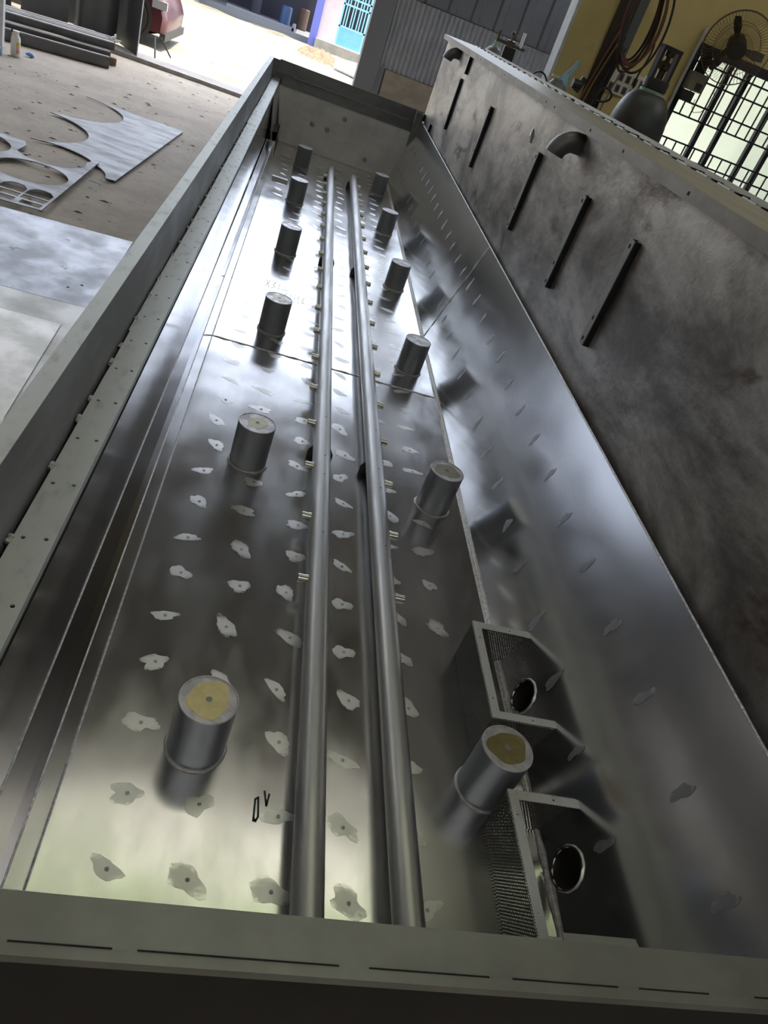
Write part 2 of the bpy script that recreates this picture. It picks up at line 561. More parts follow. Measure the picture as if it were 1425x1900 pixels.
def empty(name, loc, label=None, cat=None, group=None):
    o = link(name, None, None, loc)
    o.empty_display_size = 0.05
    if label:
        tag(o, label, cat, group)
    return o


def tag(o, label, cat, group=None):
    o['label'] = label
    o['category'] = cat
    if group:
        o['group'] = group
    return o


def struct(o, label=None):
    o['kind'] = 'structure'
    if label:
        o['label'] = label
    return o


def ident(loc=(0, 0, 0), x=(1, 0, 0), y=(0, 1, 0), z=(0, 0, 1)):
    x, y, z = Vector(x), Vector(y), Vector(z)
    return Matrix(((x.x, y.x, z.x, loc[0]), (x.y, y.y, z.y, loc[1]), (x.z, y.z, z.z, loc[2]), (0, 0, 0, 1)))


def circle(cx, cy, r, n=24, a0=0.0):
    return [(cx + r * math.cos(a0 + 2 * math.pi * i / n), cy + r * math.sin(a0 + 2 * math.pi * i / n)) for i in range(n)]


def grid_sheet(u0, u1, v0, v1, nu, nv, fn):
    """grid mesh; fn(u,v) -> world point"""
    mb = MB()
    for j in range(nv + 1):
        for i in range(nu + 1):
            mb.v.append(tuple(fn(u0 + (u1 - u0) * i / nu, v0 + (v1 - v0) * j / nv)))
    for j in range(nv):
        for i in range(nu):
            a = j * (nu + 1) + i
            mb.f.append((a, a + 1, a + nu + 2, a + nu + 1))
    return mb


ZG = -0.4            # shop floor level
# ================================================================== SETTING
def gfn(x, y):
    return (x, y, ZG + 0.006 * math.sin(x * 1.7 + y * .9) * math.sin(y * 1.3) - 0.006)


fl = grid_sheet(-7.5, 5.5, -5.5, 11.05, 40, 50, gfn).build('floor', 'concrete', None, True)
struct(fl, 'dusty concrete workshop floor')
# threshold strip and door channel at the opening
struct(MB().box((-5.5, 11.05, ZG - .3), (0.62, 11.62, ZG + .005)).build('trim_1', 'concrete_pale'), 'pale concrete strip along the open doorway')
ch = MB()
ch.box((-5.5, 10.95, ZG - .02), (0.62, 10.98, ZG + .045)).box((-5.5, 11.03, ZG - .02), (0.62, 11.05, ZG + .035)).box((-5.5, 10.98, ZG - .02), (0.62, 11.03, ZG + .012))
struct(ch.build('trim_2', 'beam_light'), 'steel channel set in the floor across the doorway')


def yard_z(x, y):
    h = 0.03 * math.sin(x * 1.1 + 1) * math.sin(y * .8) + 0.02 * math.sin(x * 3.1 + y * 2.3) + 0.012 * math.sin(x * 7.3 - y * 5.1)
    return ZG - .03 + h - 0.012 * (y - 11)


struct(grid_sheet(-16, 12, 11.6, 40, 110, 110, lambda x, y: (x, y, yard_z(x, y))).build('ground', 'yard', None, True), 'sunlit sandy yard outside the doorway')

# walls and roof of the shed
RZ = 4.5
struct(MB().box((-7.6, -5.6, ZG - .3), (-7.4, 11.2, RZ)).build('wall_left', 'inner_wall'))
struct(MB().box((-7.6, -5.8, ZG - .3), (5.6, -5.6, RZ)).build('wall_rear', 'inner_wall'))
struct(MB().box((5.4, -5.6, ZG - .3), (5.6, 11.2, RZ)).build('wall_right', 'inner_wall'))

roof = MB()
SKY = [(-1.1, 2.75, 2.55, 3.05, 'rooflight_green'), (-1.1, 2.75, 3.05, 3.6, 'rooflight_white'),
       (3.5, 5.0, 0.2, 4.4, 'rooflight_fill'), (-5.6, -3.4, 4.9, 8.6, 'rooflight_fill'), (-5.4, 3.6, -2.8, -1.4, 'rooflight_fill')]  # these three are unseen panes added to brighten the interior
frame_top = ident((0, 0, RZ + .03))
roof.plate([(-7.8, -6.0), (5.8, -6.0), (5.8, 11.5), (-7.8, 11.5)],
           [[(2.49, 6.32), (3.12, 10.5), (5.28, 10.5), (5.28, 6.32)], [(-1.1, 2.55), (-1.1, 3.6), (2.75, 3.6), (2.75, 2.55)],
            [(3.5, 0.2), (3.5, 4.4), (5.0, 4.4), (5.0, 0.2)], [(-5.6, 4.9), (-5.6, 8.6), (-3.4, 8.6), (-3.4, 4.9)], [(-5.4, -2.8), (-5.4, -1.4), (3.6, -1.4), (3.6, -2.8)]], 0.03, frame_top)
roof_o = struct(roof.build('ceiling', 'roof_under'), 'dark sheet roof of the workshop')
for x0, x1, y0, y1, mt in SKY:
    MB().box((x0, y0, RZ + .035), (x1, y1, RZ + .04)).build('rooflight_or_fill_pane', mt, roof_o)  # green and white ones are rooflights, the others added fill
for y in (-4, -.6, 1.2, 4.6, 7.6, 10.4):
    tr = MB()
    tr.box((-7.4, y - .04, RZ - .08), (5.4, y + .04, RZ)).box((-7.4, y - .04, RZ - .55), (5.4, y + .04, RZ - .48))
    for i in range(16):
        xa = -7.4 + .8 * i
        tr.tube([(xa, y, RZ - .5), (xa + .4, y, RZ - .06), (xa + .8, y, RZ - .5)], .02, 5)
    tr.build('roof_truss', 'truss', roof_o)
for x in (-6.2, -2.4, -.6, 1.2, 3, 5.2):
    MB().box((x - .03, -0.95, RZ - .06), (x + .03, 2.5, RZ)).box((x - .03, 3.65, RZ - .06), (x + .03, 6.25 if x > 2.4 else 11.2, RZ)).build('purlin', 'truss', roof_o)

# far wall with the wide doorway (x -5.5..0.55)
WY = 10.9
wf = MB()
wf.box((-7.6, WY + .1, ZG - .3), (-5.5, WY + .3, RZ)).box((-5.5, WY + .1, 4.15), (3.3, WY + .3, RZ)).box((0.53, WY + .02, ZG - .3), (3.3, WY + .30, 1.95)).box((3.3, WY + .02, ZG - .3), (5.6, WY + .30, RZ))
wfo = struct(wf.build('wall_far', 'clad'), 'dark metal clad wall beside the doorway')
MB().box((0.53, WY - .06, ZG), (0.78, WY + .02, 1.95)).build('post', 'dark_post', wfo)
MB().box((0.78, WY - .03, ZG), (0.86, WY + .02, 0.52)).build('post', 'dark_post', wfo)
# corrugated sheets
pitch = 0.062
nper = 12
x = 0.78
si = 0
while x < 4.3:
    mb = MB()
    pts = []
    for i in range(nper * 8 + 1):
        xx = x + i * pitch / 8
        pts.append((xx, WY - .012 - .017 * math.sin(2 * math.pi * i / 8)))
    z0, z1 = 0.50, 1.292
    o_ = len(mb.v)
    for (a, b) in pts:
        mb.v += [(a, b, z0), (a, b, z1)]
    for i in range(len(pts) - 1):
        mb.f.append((2 * i, 2 * i + 2, 2 * i + 3, 2 * i + 1))
    mb.build('corrugated_sheet', 'corrugated', wfo, True)
    x += nper * pitch
    si += 1
# plain cladding boards above
x = 0.80
while x < 5.2:
    w = 0.30
    mb = MB()
    mb.rings([[(x, WY - .005, zz), (x + .02, WY - .035, zz), (x + .09, WY - .035, zz), (x + .11, WY - .012, zz), (x + w - .004, WY - .012, zz), (x + w - .004, WY + .01, zz), (x, WY + .01, zz)] for zz in (1.30, 1.95)])
    mb.build('cladding_panel', 'clad', wfo)
    x += w
MB().box((0.875, WY - .035, ZG), (1.52, WY + .0, 0.495)).build('lower_panel', 'brown_panel', wfo)
MB().box((0.875, WY - .05, 0.165), (1.52, WY - .035, 0.185)).build('panel_batten', 'board_brown', wfo)
MB().box((1.53, WY - .035, ZG), (2.2, WY + .0, 0.495)).build('lower_panel', 'brown_panel', wfo)
MB().box((2.21, WY - .035, ZG), (4.2, WY + .0, 0.495)).build('lower_panel', 'brown_panel', wfo)

# partition wall with the window
PY = 6.12
WX0, WX1, WZ0, WZ1 = 2.60, 4.30, 0.62, 1.66
pw = MB()
fr = ident((0, PY, 0), (1, 0, 0), (0, 0, 1), (0, -1, 0))
pw.plate([(1.642, ZG), (5.4, ZG), (5.4, RZ), (1.642, RZ)], [[(WX0, WZ0), (WX0, WZ1), (WX1, WZ1), (WX1, WZ0)]], 0.16, fr)
pwo = struct(pw.build('wall_partition', 'yellow_wall'), 'mustard yellow plastered wall with a barred window')
MB().box((1.62, PY - .01, ZG), (1.642, PY + .17, RZ)).build('corner_post', 'white_post', pwo)
w1 = MB()
w1.plate([(WX0 - .03, WZ0 - .03), (WX1 + .03, WZ0 - .03), (WX1 + .03, WZ1 + .05), (WX0 - .03, WZ1 + .05)],
         [[(WX0 + .01, WZ0 + .01), (WX0 + .01, WZ1 - .01), (WX1 - .01, WZ1 - .01), (WX1 - .01, WZ0 + .01)]], 0.05, ident((0, PY - .012, 0), (1, 0, 0), (0, 0, 1), (0, -1, 0)))
win = struct(w1.build('window_1', 'grille'), 'bright window with a dark iron grille')
# panes: tall frosted panes between wide mullions
cuts = [WX0, 2.915, 3.075, 3.36, 3.52, 3.80, 3.96, WX1]
for i in range(len(cuts) - 1):
    MB().box((cuts[i] + .012, PY + .09, WZ0 + .01), (cuts[i + 1] - .012, PY + .096, WZ1 - .01)).build('pane', 'frosted_pane', win)
for c in cuts[1:-1]:
    MB().box((c - .017, PY + .07, WZ0), (c + .017, PY + .11, WZ1)).build('mullion', 'grille', win)
for z in (0.72, 0.86, 1.00, 1.09, 1.26, 1.35, 1.50, 1.60):
    MB().box((WX0, PY + .01, z - .006), (WX1, PY + .022, z + .006)).build('grille_bar', 'grille', win)
k = 0
xx = WX0 + .075
while xx < WX1:
    for (za, zb) in ((WZ0, 1.09), (1.26, WZ1)):
        MB().box((xx - .005, PY + .012, za), (xx + .005, PY + .020, zb)).build('grille_bar', 'grille', win)
    xx += .083
    k += 1
# added white box, open to the sky, bouncing daylight into the window
lw = MB().box((2.75, 8.4, ZG), (5.3, 8.5, 2.3)).box((5.3, 6.28, ZG), (5.4, 10.9, RZ)).box((2.75, 6.28, ZG - .05), (5.3, 8.4, .35))
lw.rings([[(2.38, 6.28, z), (2.48, 6.28, z), (3.18, 10.9, z), (3.08, 10.9, z)] for z in (ZG, RZ)])
struct(lw.build('wall_bounce_box', 'bounce_white'), 'added white box behind the window that bounces daylight onto it')

# ================================================================== THE LOW TANK
TB = Vector((0.34, 3.7, ZG))
tank = empty('steel_tank', TB, 'long open stainless steel tank with two spray pipes and twelve stubby posts', 'tank')
XL, XR = -0.139, 0.826          # floor edges
Y0, Y1 = 0.43, 6.98             # ends
TH = math.radians(15.6)
UR = Vector((math.sin(TH), 0, math.cos(TH)))   # up along the sloped right wall
NR = Vector((-math.cos(TH), 0, math.sin(TH)))
SEAM = 2.85


def flare(x, y):
    return x - 0.013 * max(0.0, min(1.0, (y - 3) / 4.0))


for ya, yb in ((Y0 - .02, SEAM - .0015), (SEAM + .0015, Y1)):
    mb = MB().box((XL - .004, ya, -.004), (XR + .004, yb, 0))
    mb.build('floor_sheet', 'steel_floor', tank)
# floor seam weld
mb = MB()
mb.tube([(XL + i * (XR - XL) / 40, SEAM + .002 * math.sin(i * 2.3), .0005) for i in range(41)], [.0022 + .001 * (i % 3) for i in range(41)], 6)
mb.build('weld_seam', 'weld', tank, True)
# left side: skirt, ledge, hem strip, upper wall
P4 = (-.139, 0.0)
P3 = (-.1555, .135)
P2 = (-.172, .1325)
P1 = (-.207, .127)
PF = (-.219, .450)
LE = 6.20
WS = 3.07


def strip(pa, pb, ya, yb, t=.003, n=1, side=1, fl_=False):
    """sheet swept along y between two (x,z) points, with thickness"""
    a, b = Vector((pa[0], 0, pa[1])), Vector((pb[0], 0, pb[1]))
    d = (b - a).normalized()
    nrm = Vector((-d.z, 0, d.x)) * t * side
    rings = []
    for i in range(n + 1):
        y = ya + (yb - ya) * i / n
        sh = flare(0, y) if fl_ else 0
        rings.append([Vector((p.x + sh, y, p.z)) for p in (a, b, b + nrm, a + nrm)])
    return MB().rings(rings)


for ya, yb in ((Y0, SEAM - .001), (SEAM + .001, LE)):
    strip(P4, P3, ya, yb).build('skirt_sheet', 'side_steel_dimmed', tank)
for ya, yb in ((Y0, WS - .001), (WS + .001, LE)):
    strip(P3, P1, ya, yb).build('ledge_sheet', 'side_steel_dimmed', tank)
for ya, yb in ((Y0, WS - .002), (WS + .09, LE)):
    strip((P3[0] - .001, P3[1] + .0025), P2, ya, yb, .0025).build('hem_strip', 'side_steel_dimmed', tank)
# rounded bright hem edge
mb = MB().tube([(P3[0], Y0, P3[1] - .001), (P3[0], LE, P3[1] - .001)], .0022, 8)
mb.build('hem_edge', 'weld', tank, True)
mb = MB().tube([(P4[0] + .001, Y0, .0006), (P4[0] + .001, Y1, .0006)], .0014, 6)
mb.build('weld_seam', 'weld', tank, True)
mb = MB().tube([(P1[0] + .0008, Y0, P1[1] + .0008), (P1[0] + .0008, LE, P1[1] + .0008)], .0012, 6)
mb.build('weld_seam', 'weld', tank, True)
for ya, yb in ((Y0, WS - .001), (WS + .001, LE), (LE, Y1)):
    lowp = P1 if yb <= LE else (-.150, 0.0)
    strip(lowp, PF, ya, yb, .003, 8, 1, True).build('side_wall', 'side_steel_dimmed', tank, True)
# end bracket of the ledge
mb = MB().box((-.212, 6.55, .13), (-.150, 6.90, .136)).box((-.156, 6.55, 0), (-.150, 6.90, .136)).box((-.212, 6.88, 0), (-.150, 6.90, .136))
mb.build('ledge_end_bracket', 'black_steel', tank)
MB().box((-.212, LE, 0.0), (-.140, LE + .004, .134)).build('ledge_end_plate', 'steel_dull', tank)

# left rim flange with bolt holes
holes = []
k = -6
while 1.246 + .152 * k < 6.9:
    y = 1.246 + .152 * k
    k += 1
    if y < .48:
        continue
    for hx in (-.263, -.230):
        holes.append(circle(flare(hx, y), y + (0.006 if hx > -.25 else 0), .0038, 8))
outer = []
ys = [Y0 - .07 + (7.02 - Y0 + .07) * i / 20 for i in range(21)]
outer = [(flare(-.217, y), y) for y in ys] + [(flare(-.277, y), y) for y in reversed(ys)]
fl_ = MB().plate(outer, [list(reversed(h)) for h in holes], .004, ident((0, 0, .454)))
fl_.build('rim_flange', 'steel_rim', tank)
strip((-.2165, .454), (-.2195, .436), Y0, 7.0, .003, 8, 1, True).build('flange_lip', 'steel_upstand', tank)
MB().plate([(flare(-.30, y), y) for y in ys] + [(flare(-.215, y), y) for y in reversed(ys)], [], .003, ident((0, 0, .432))).build('gap_backing', 'dark_gap', tank)
# upstand plate leaning outward, with folded top strip
strip((-.283, .440), (-.300, .583), Y0 - .25, 7.0, .003, 16, 1, True).build('upstand_plate', 'steel_upstand', tank)
strip((-.300, .583), (-.330, .588), Y0 - .25, 7.0, .003, 16, -1, True).build('upstand_top', 'steel_rim', tank)
strip((-.330, .588), (-.334, .560), Y0 - .25, 7.0, .003, 16, -1, True).build('upstand_lip', 'steel_rim', tank)
strip((-.334, .562), (-.334, ZG + .02), Y0 - .25, 7.0, .003, 16, -1, True).build('outer_side', 'steel_upstand', tank)
# tack welds in the gap
yy = .62
while yy < 6.9:
    ln = RND.uniform(.010, .026)
    n_ = 6
    mb = MB().tube([(flare(-.2795, yy) + RND.uniform(-.0015, .0015), yy + ln * i / n_, .4545 + RND.uniform(-.001, .002)) for i in range(n_ + 1)], [RND.uniform(.0028, .0055) for i in range(n_ + 1)], 6)
    mb.build('tack_weld', 'weld_dull', tank, True)
    yy += RND.choice((.09, .13, .17, .21))
# bright strip lying in the gap
mb = MB().tube([(flare(-.2785, y), y, .4555) for y in (1.75, 2.05, 2.35)], .0016, 5)
mb.build('filler_wire', 'weld', tank)
mb = MB().tube([(flare(-.2785, 4.75), 4.75, .456), (flare(-.2785, 5.25), 5.25, .456), (flare(-.268, 5.55), 5.55, .458)], .0018, 5)
mb.build('filler_wire', 'weld', tank)

# far end
zt = .412
mb = MB()
xa = lambda z: (-.141 - .19 * z)
xb = lambda z: XR + z * math.tan(TH)
mb.rings([[(xa(0), y, 0), (xb(0), y, 0), (xb(zt), y, zt), (xa(zt) - .012, y, zt)] for y in (Y1 - .003, Y1)])
mb.build('end_wall', 'steel_dull', tank)
mb = MB().tube([(XL + i * (XR - XL) / 30, Y1 - .005, .003) for i in range(31)], [.004 + .0015 * ((i * 7) % 3 - 1) for i in range(31)], 6)
mb.build('weld_seam', 'weld', tank, True)
mb = MB().tube([(xa(zt) + .01 + i * (xb(zt) - xa(zt) - .03) / 30, Y1 - .006, zt) for i in range(31)], [.003 + .001 * ((i * 5) % 3 - 1) for i in range(31)], 6)
mb.build('weld_seam', 'weld', tank, True)
mb = MB().box((-.215, Y1 - .001, zt), (.95, Y1 + .002, .497))
mb.build('end_upper_plate', 'steel_upstand', tank)
mb = MB().box((-.135, Y1 - .014, .494), (.862, Y1 - .002, .499))
mb.build('end_ledge', 'weld_dull', tank)
for xx in (.0, .27, .54):
    MB().box((xx - .003, Y1 - .0155, .4935), (xx + .003, Y1 - .0135, .4995)).build('ledge_joint', 'dark_gap', tank)
MB().box((-.330, Y1 - .020, .440), (-.262, Y1 - .017, .583)).build('end_corner_plate', 'steel_upstand', tank)
MB().box((-.262, Y1 - .012, .499), (.905, Y1 - .009, .590)).build('end_upstand', 'steel_upstand', tank)
MB().box((.902, Y1 - .045, .48), (.906, Y1 - .009, .590)).build('end_return', 'steel_rim', tank)
MB().box((.906, Y1 - .009, .0), (.962, Y1 - .006, .570)).build('end_filler', 'steel_upstand', tank)
MB().box((-.334, Y1 + .02, ZG + .02), (.98, Y1 + .024, .575)).build('outer_end', 'steel_upstand', tank)
# dents on the end wall
for (dx, dz) in ((.23, .21), (.10, .215), (.60, .085), (.35, .33)):
    prof = [(.021, 0), (.017, .0012), (.008, .0006), (.002, .003)]
    mb = MB()
    mb.rings([[(dx + r * math.cos(a * math.pi / 8), Y1 - .004 - w, dz + r * math.sin(a * math.pi / 8)) for a in range(16)] for r, w in prof])
    mb.build('weld_spot', 'spot_dull', tank, True)

# right sloped wall (two sheets) with its seam and edge
TOPS = .537
WSR = 3.50


def rw(y, s, off=0.0):
    return Vector((XR, y, 0)) + UR * s + NR * off


OUTY = (1.189, .755)
for ya, yb in ((Y0 - .3, WSR - .002), (WSR + .002, Y1)):
    hl = []
    if ya < 1:
        for oy in OUTY:
            hl.append([(oy + .0402 * math.cos(2 * math.pi * j / 36), .058 + .0402 / math.cos(TH) * math.sin(2 * math.pi * j / 36)) for j in range(36)][::-1])
    # frame: u = along the tank, v = up the slope, w = off the wall towards the tank
    MB().plate([(ya, 0), (yb, 0), (yb, TOPS), (ya, TOPS)], hl, .003, ident((XR, 0, 0), (0, 1, 0), tuple(UR), tuple(NR))).build('sloped_wall', 'steel_wall', tank)
mb = MB().tube([rw(WSR + .003 * math.sin(i), i * TOPS / 24, .0) for i in range(25)], [.003 + .0012 * ((i * 5) % 3 - 1) for i in range(25)], 6)
mb.build('weld_seam', 'steel_dull', tank, True)
mb = MB().tube([rw(Y0 - .3 + i * .35, TOPS, .0) for i in range(20)], .0026, 6)
mb.build('wall_edge', 'weld', tank, True)
# uneven weld bead along the foot of the sloped wall
n_ = 170
mb = MB()
mb.tube([(XR - .002 + RND.uniform(-.0015, .0015), Y0 + i * (Y1 - Y0) / n_, .002) for i in range(n_ + 1)], [.0055 + RND.uniform(-.002, .002) for i in range(n_ + 1)], 6)
mb.build('weld_bead', 'weld_sky_glow', tank, True)
mb = MB().rings([[(XR - .012, y, .0005), (XR + .002, y, .0005), (XR + .005, y, .012), (XR + .003, y, .012), (XR - .002, y, .002)] for y in (1.02, Y1)])
mb.build('corner_strip', 'weld_sky_glow', tank)

# near end rim
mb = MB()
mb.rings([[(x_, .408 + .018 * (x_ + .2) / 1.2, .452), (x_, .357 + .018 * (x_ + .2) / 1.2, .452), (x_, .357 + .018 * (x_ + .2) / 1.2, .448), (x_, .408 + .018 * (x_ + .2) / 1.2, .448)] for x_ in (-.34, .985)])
mb.build('rim_flange', 'rim_shaded', tank)
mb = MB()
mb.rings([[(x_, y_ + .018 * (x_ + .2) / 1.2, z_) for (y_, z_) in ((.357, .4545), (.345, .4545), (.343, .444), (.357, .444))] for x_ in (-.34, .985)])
mb.build('rim_edge_strip', 'rim_shaded', tank)
for (xa_, xb_) in ((-.09, .01), (.035, .25), (.285, .43), (.46, .60), (.63, .73), (.80, .95)):
    mb = MB()
    mb.rings([[(x_, y_ + .018 * (x_ + .2) / 1.2, z_) for (y_, z_) in ((.3585, .4555), (.3570, .4555), (.3570, .4535), (.3585, .4535))] for x_ in (xa_, xb_)])
    mb.build('slit', 'dark_gap', tank)
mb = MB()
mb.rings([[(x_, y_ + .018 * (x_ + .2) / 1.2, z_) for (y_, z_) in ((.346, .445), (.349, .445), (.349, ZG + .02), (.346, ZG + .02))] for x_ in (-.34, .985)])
mb.build('outer_end', 'outer_shaded', tank)
mb = MB().rings([[(x_, .409, .448), (x_, .412, .448), (x_, .450, 0), (x_, .447, 0)] for x_ in (-.15, .86)])
mb.build('end_wall', 'steel_dull', tank)
MB().plate([(.548, .395), (.660, .395), (.652, .433), (.545, .431)], [], .003, ident((0, 0, .447))).build('corner_tab', 'rim_shaded', tank)

# ---- posts
XPL, XPR = 0.0854, 0.7095
YL = [.943, 2.005, 3.065, 4.144, 5.231, 6.322]
YR_ = [.949, 2.011, 3.060, 4.120, 5.201, 6.283]
PR, PH = .0573, .1467
post_me = MB().lathe([(PR, 0), (PR, PH - .001), (PR - .0015, PH)], n=40).mesh('post', 'post_steel', True, .9)
ringm = MB()
N = 40
rr = random.Random(3)
rings = []
for i in range(N):
    a = 2 * math.pi * i / N
    r_ = .0042 + rr.uniform(-.0012, .0012)
    cx_, cz_ = PR + .001, .002
    rings.append([Vector(((cx_ + r_ * math.cos(b * math.pi / 3)) * math.cos(a), (cx_ + r_ * math.cos(b * math.pi / 3)) * math.sin(a), cz_ + r_ * math.sin(b * math.pi / 3))) for b in range(6)])
rings.append(rings[0])
weld_ring_me = MB().rings(rings, True, False, False).mesh('weld_ring', 'weld_dull', True)
cap_me = MB().plate(circle(0, 0, PR - .001, 40), [list(reversed(circle(0, 0, .0062, 14)))], .002, ident((0, 0, .0008))).mesh('cap', 'cap_steel', False)
hole_me = MB().rings([[(.0062 * math.cos(j * math.pi / 7), .0062 * math.sin(j * math.pi / 7), z) for j in range(14)] for z in (-.002, -.0012)]).mesh('hole', 'dark_gap')
rimr = []
for i in range(N + 1):
    a = 2 * math.pi * (i % N) / N
    rimr.append([Vector(((PR - .0015 + .0022 * math.cos(b * math.pi / 3)) * math.cos(a), (PR - .0015 + .0022 * math.cos(b * math.pi / 3)) * math.sin(a), .0022 * math.sin(b * math.pi / 3))) for b in range(6)])
rim_me = MB().rings(rimr, True, False, False).mesh('rim', 'cap_steel', True)


def stain_mesh(seed, rad, mt):
    q = random.Random(seed)
    ph = [q.uniform(0, 6.28) for _ in range(4)]
    pts = []
    for i in range(36):
        a = 2 * math.pi * i / 36
        r_ = rad * (1 + .10 * math.sin(2 * a + ph[0]) + .07 * math.sin(3 * a + ph[1]) + .05 * math.sin(5 * a + ph[2]))
        pts.append((r_ * math.cos(a), r_ * math.sin(a)))
    return MB().plate(pts, [list(reversed(circle(0, 0, .0064, 14)))], .0004, ident((0, 0, .0012))).mesh('stain', mt)


for row, (xp, yl_) in enumerate(((XPL, YL), (XPR, YR_))):
    for i, yp in enumerate(yl_):
        p = link('support_post', post_me, tank, (xp, yp, 0))
        link('cap_plate', cap_me, p, (xp, yp, PH))
        link('cap_rim', rim_me, p, (xp, yp, PH))
        link('bolt_hole', hole_me, p, (xp, yp, PH))
        link('weld_ring', weld_ring_me, p, (xp, yp, 0), (0, 0, RND.uniform(0, 6)))
        rad = [.042, .031, .028, 0, 0, 0][i] if row == 0 else [.042, .040, 0, 0, 0, 0][i]
        if rad:
            link('stain_patch', stain_mesh(i * 2 + row, rad, [['cap_stain', 'cap_stain_pale', 'cap_stain_pale'], ['cap_stain_olive', 'cap_stain_grey']][row][i]), p, (xp, yp, PH))

# ---- spray pipes
PRAD = .0295
PZ = .052
noz_me = {}
for s in (-1, 1):
    mb = MB().pipe([(0, 0, 0), (s * .015, 0, 0), (s * .030, 0, 0)], .0118, .0022, 18)
    mb.tube([(s * .004, 0, 0), (s * .0085, 0, 0)], .0135, 18)
    mb.tube([(s * .006, 0, 0), (s * .010, 0, 0)], .0100, 14)
    noz_me[s] = mb.mesh('nozzle', 'nozzle_steel', True, .8)
bri_me = MB().plate([(-.043, 0), (.043, 0), (.043, .022), (.030, .045), (-.030, .045), (-.043, .022)], [], .006, ident((0, .003, 0), (1, 0, 0), (0, 0, 1), (0, -1, 0))).mesh('bracket', 'black_steel')
for (px, s) in ((.313, -1), (.495, 1)):
    mb = MB()
    yend = 6.33 if s < 0 else 6.30
    ypts = [.40, 1, 2, 3, 4, 5, 6, yend - .02, yend - .006, yend]
    mb.tube([(px, y, PZ) for y in ypts], [PRAD] * 8 + [PRAD * .93, PRAD * .7], 28)
    pipe = mb.build('spray_pipe', 'pipe_steel', tank, True, (px, 3.3, PZ))
    i = 0
    while 1.451 + .270 * i < 6.2:
        link('nozzle', noz_me[s], pipe, (px + s * (PRAD - .006), 1.451 + .270 * i, PZ + .002))
        i += 1
    for y in (2.13, 4.15, 6.215):
        link('pipe_bracket', bri_me, pipe, (px + .003, y - .02 * (s > 0), 0))
    # small drilled holes on top
    for y in (1.92, 2.03, 2.28, 3.4, 1.63):
        MB().lathe([(.002, 0), (.002, .001)], (px + .004, y, PZ + PRAD - .0006), 8).build('drill_hole', 'dark_gap', pipe)

# ---- strainer boxes of perforated sheet
def uv_sheet(name, quad, parent):
    """double-sided thin sheet, uv in metres"""
    a, b, c, d = [Vector(p) for p in quad]
    me = bpy.data.meshes.new(name)
    o_ = (a + c) / 2
    me.from_pydata([tuple(p - o_) for p in (a, b, c, d)], [], [(0, 1, 2, 3)])
    uvl = me.uv_layers.new(name='UVMap')
    eu = (b - a).normalized()
    ev = (d - a) - eu * (d - a).dot(eu)
    ev.normalize()
    for li, p in enumerate((a, b, c, d)):
        uvl.data[li].uv = ((p - a).dot(eu), (p - a).dot(ev))
    me.materials.append(MATS['perforated'])
    return link(name, me, parent, o_)


BZ = .125
for bi, (ya, yb) in enumerate(((1.045, 1.345), (.565, .866))):
    xw = XR + .002
    xt = XR + BZ * math.tan(TH) - .001
    xf = .703
    mb = MB()
    # flat frame round the open top
    mb.plate([(xf, yb), (xf, ya), (xt + .001, ya), (xt + .001, ya + .020), (xf + .020, ya + .020), (xf + .020, yb - .020), (xt + .001, yb - .020), (xt + .001, yb)],
             [list(reversed(circle(xf + .010, ya + .055, .0028, 8))), list(reversed(circle(xf + .010, yb - .055, .0028, 8))),
              list(reversed(circle(xf + .10, ya + .010, .0028, 8))), list(reversed(circle(xf + .10, yb - .010, .0028, 8)))], .002, ident((0, 0, BZ)))
    bx = mb.build('strainer_box', 'steel_rim', tank, False, (xf, (ya + yb) / 2, 0))
    uv_sheet('perforated_panel', ((xf, ya, 0), (xf, yb, 0), (xf, yb, BZ - .002), (xf, ya, BZ - .002)), bx)
    uv_sheet('perforated_panel', ((xf, ya, 0), (xw, ya, 0), (xt, ya, BZ - .002), (xf, ya, BZ - .002)), bx)
    uv_sheet('perforated_panel', ((xf, yb, 0), (xw, yb, 0), (xt, yb, BZ - .002), (xf, yb, BZ - .002)), bx)
    # toothed cut edge of the mesh along the frame
    mb = MB()
    y = ya
    while y < yb:
        mb.box((xf - .0018, y, BZ - .005), (xf, y + .0026, BZ + .0002))
        y += .0052
    mb.build('cut_edge', 'weld_dull', bx)
    mb = MB()
    x_ = xf
    while x_ < xt - .004:
        mb.box((x_, ya - .0018, BZ - .005), (x_ + .0026, ya, BZ + .0002))
        mb.box((x_, yb, BZ - .005), (x_ + .0026, yb + .0018, BZ + .0002))
        x_ += .0052
    mb.build('cut_edge', 'weld_dull', bx)
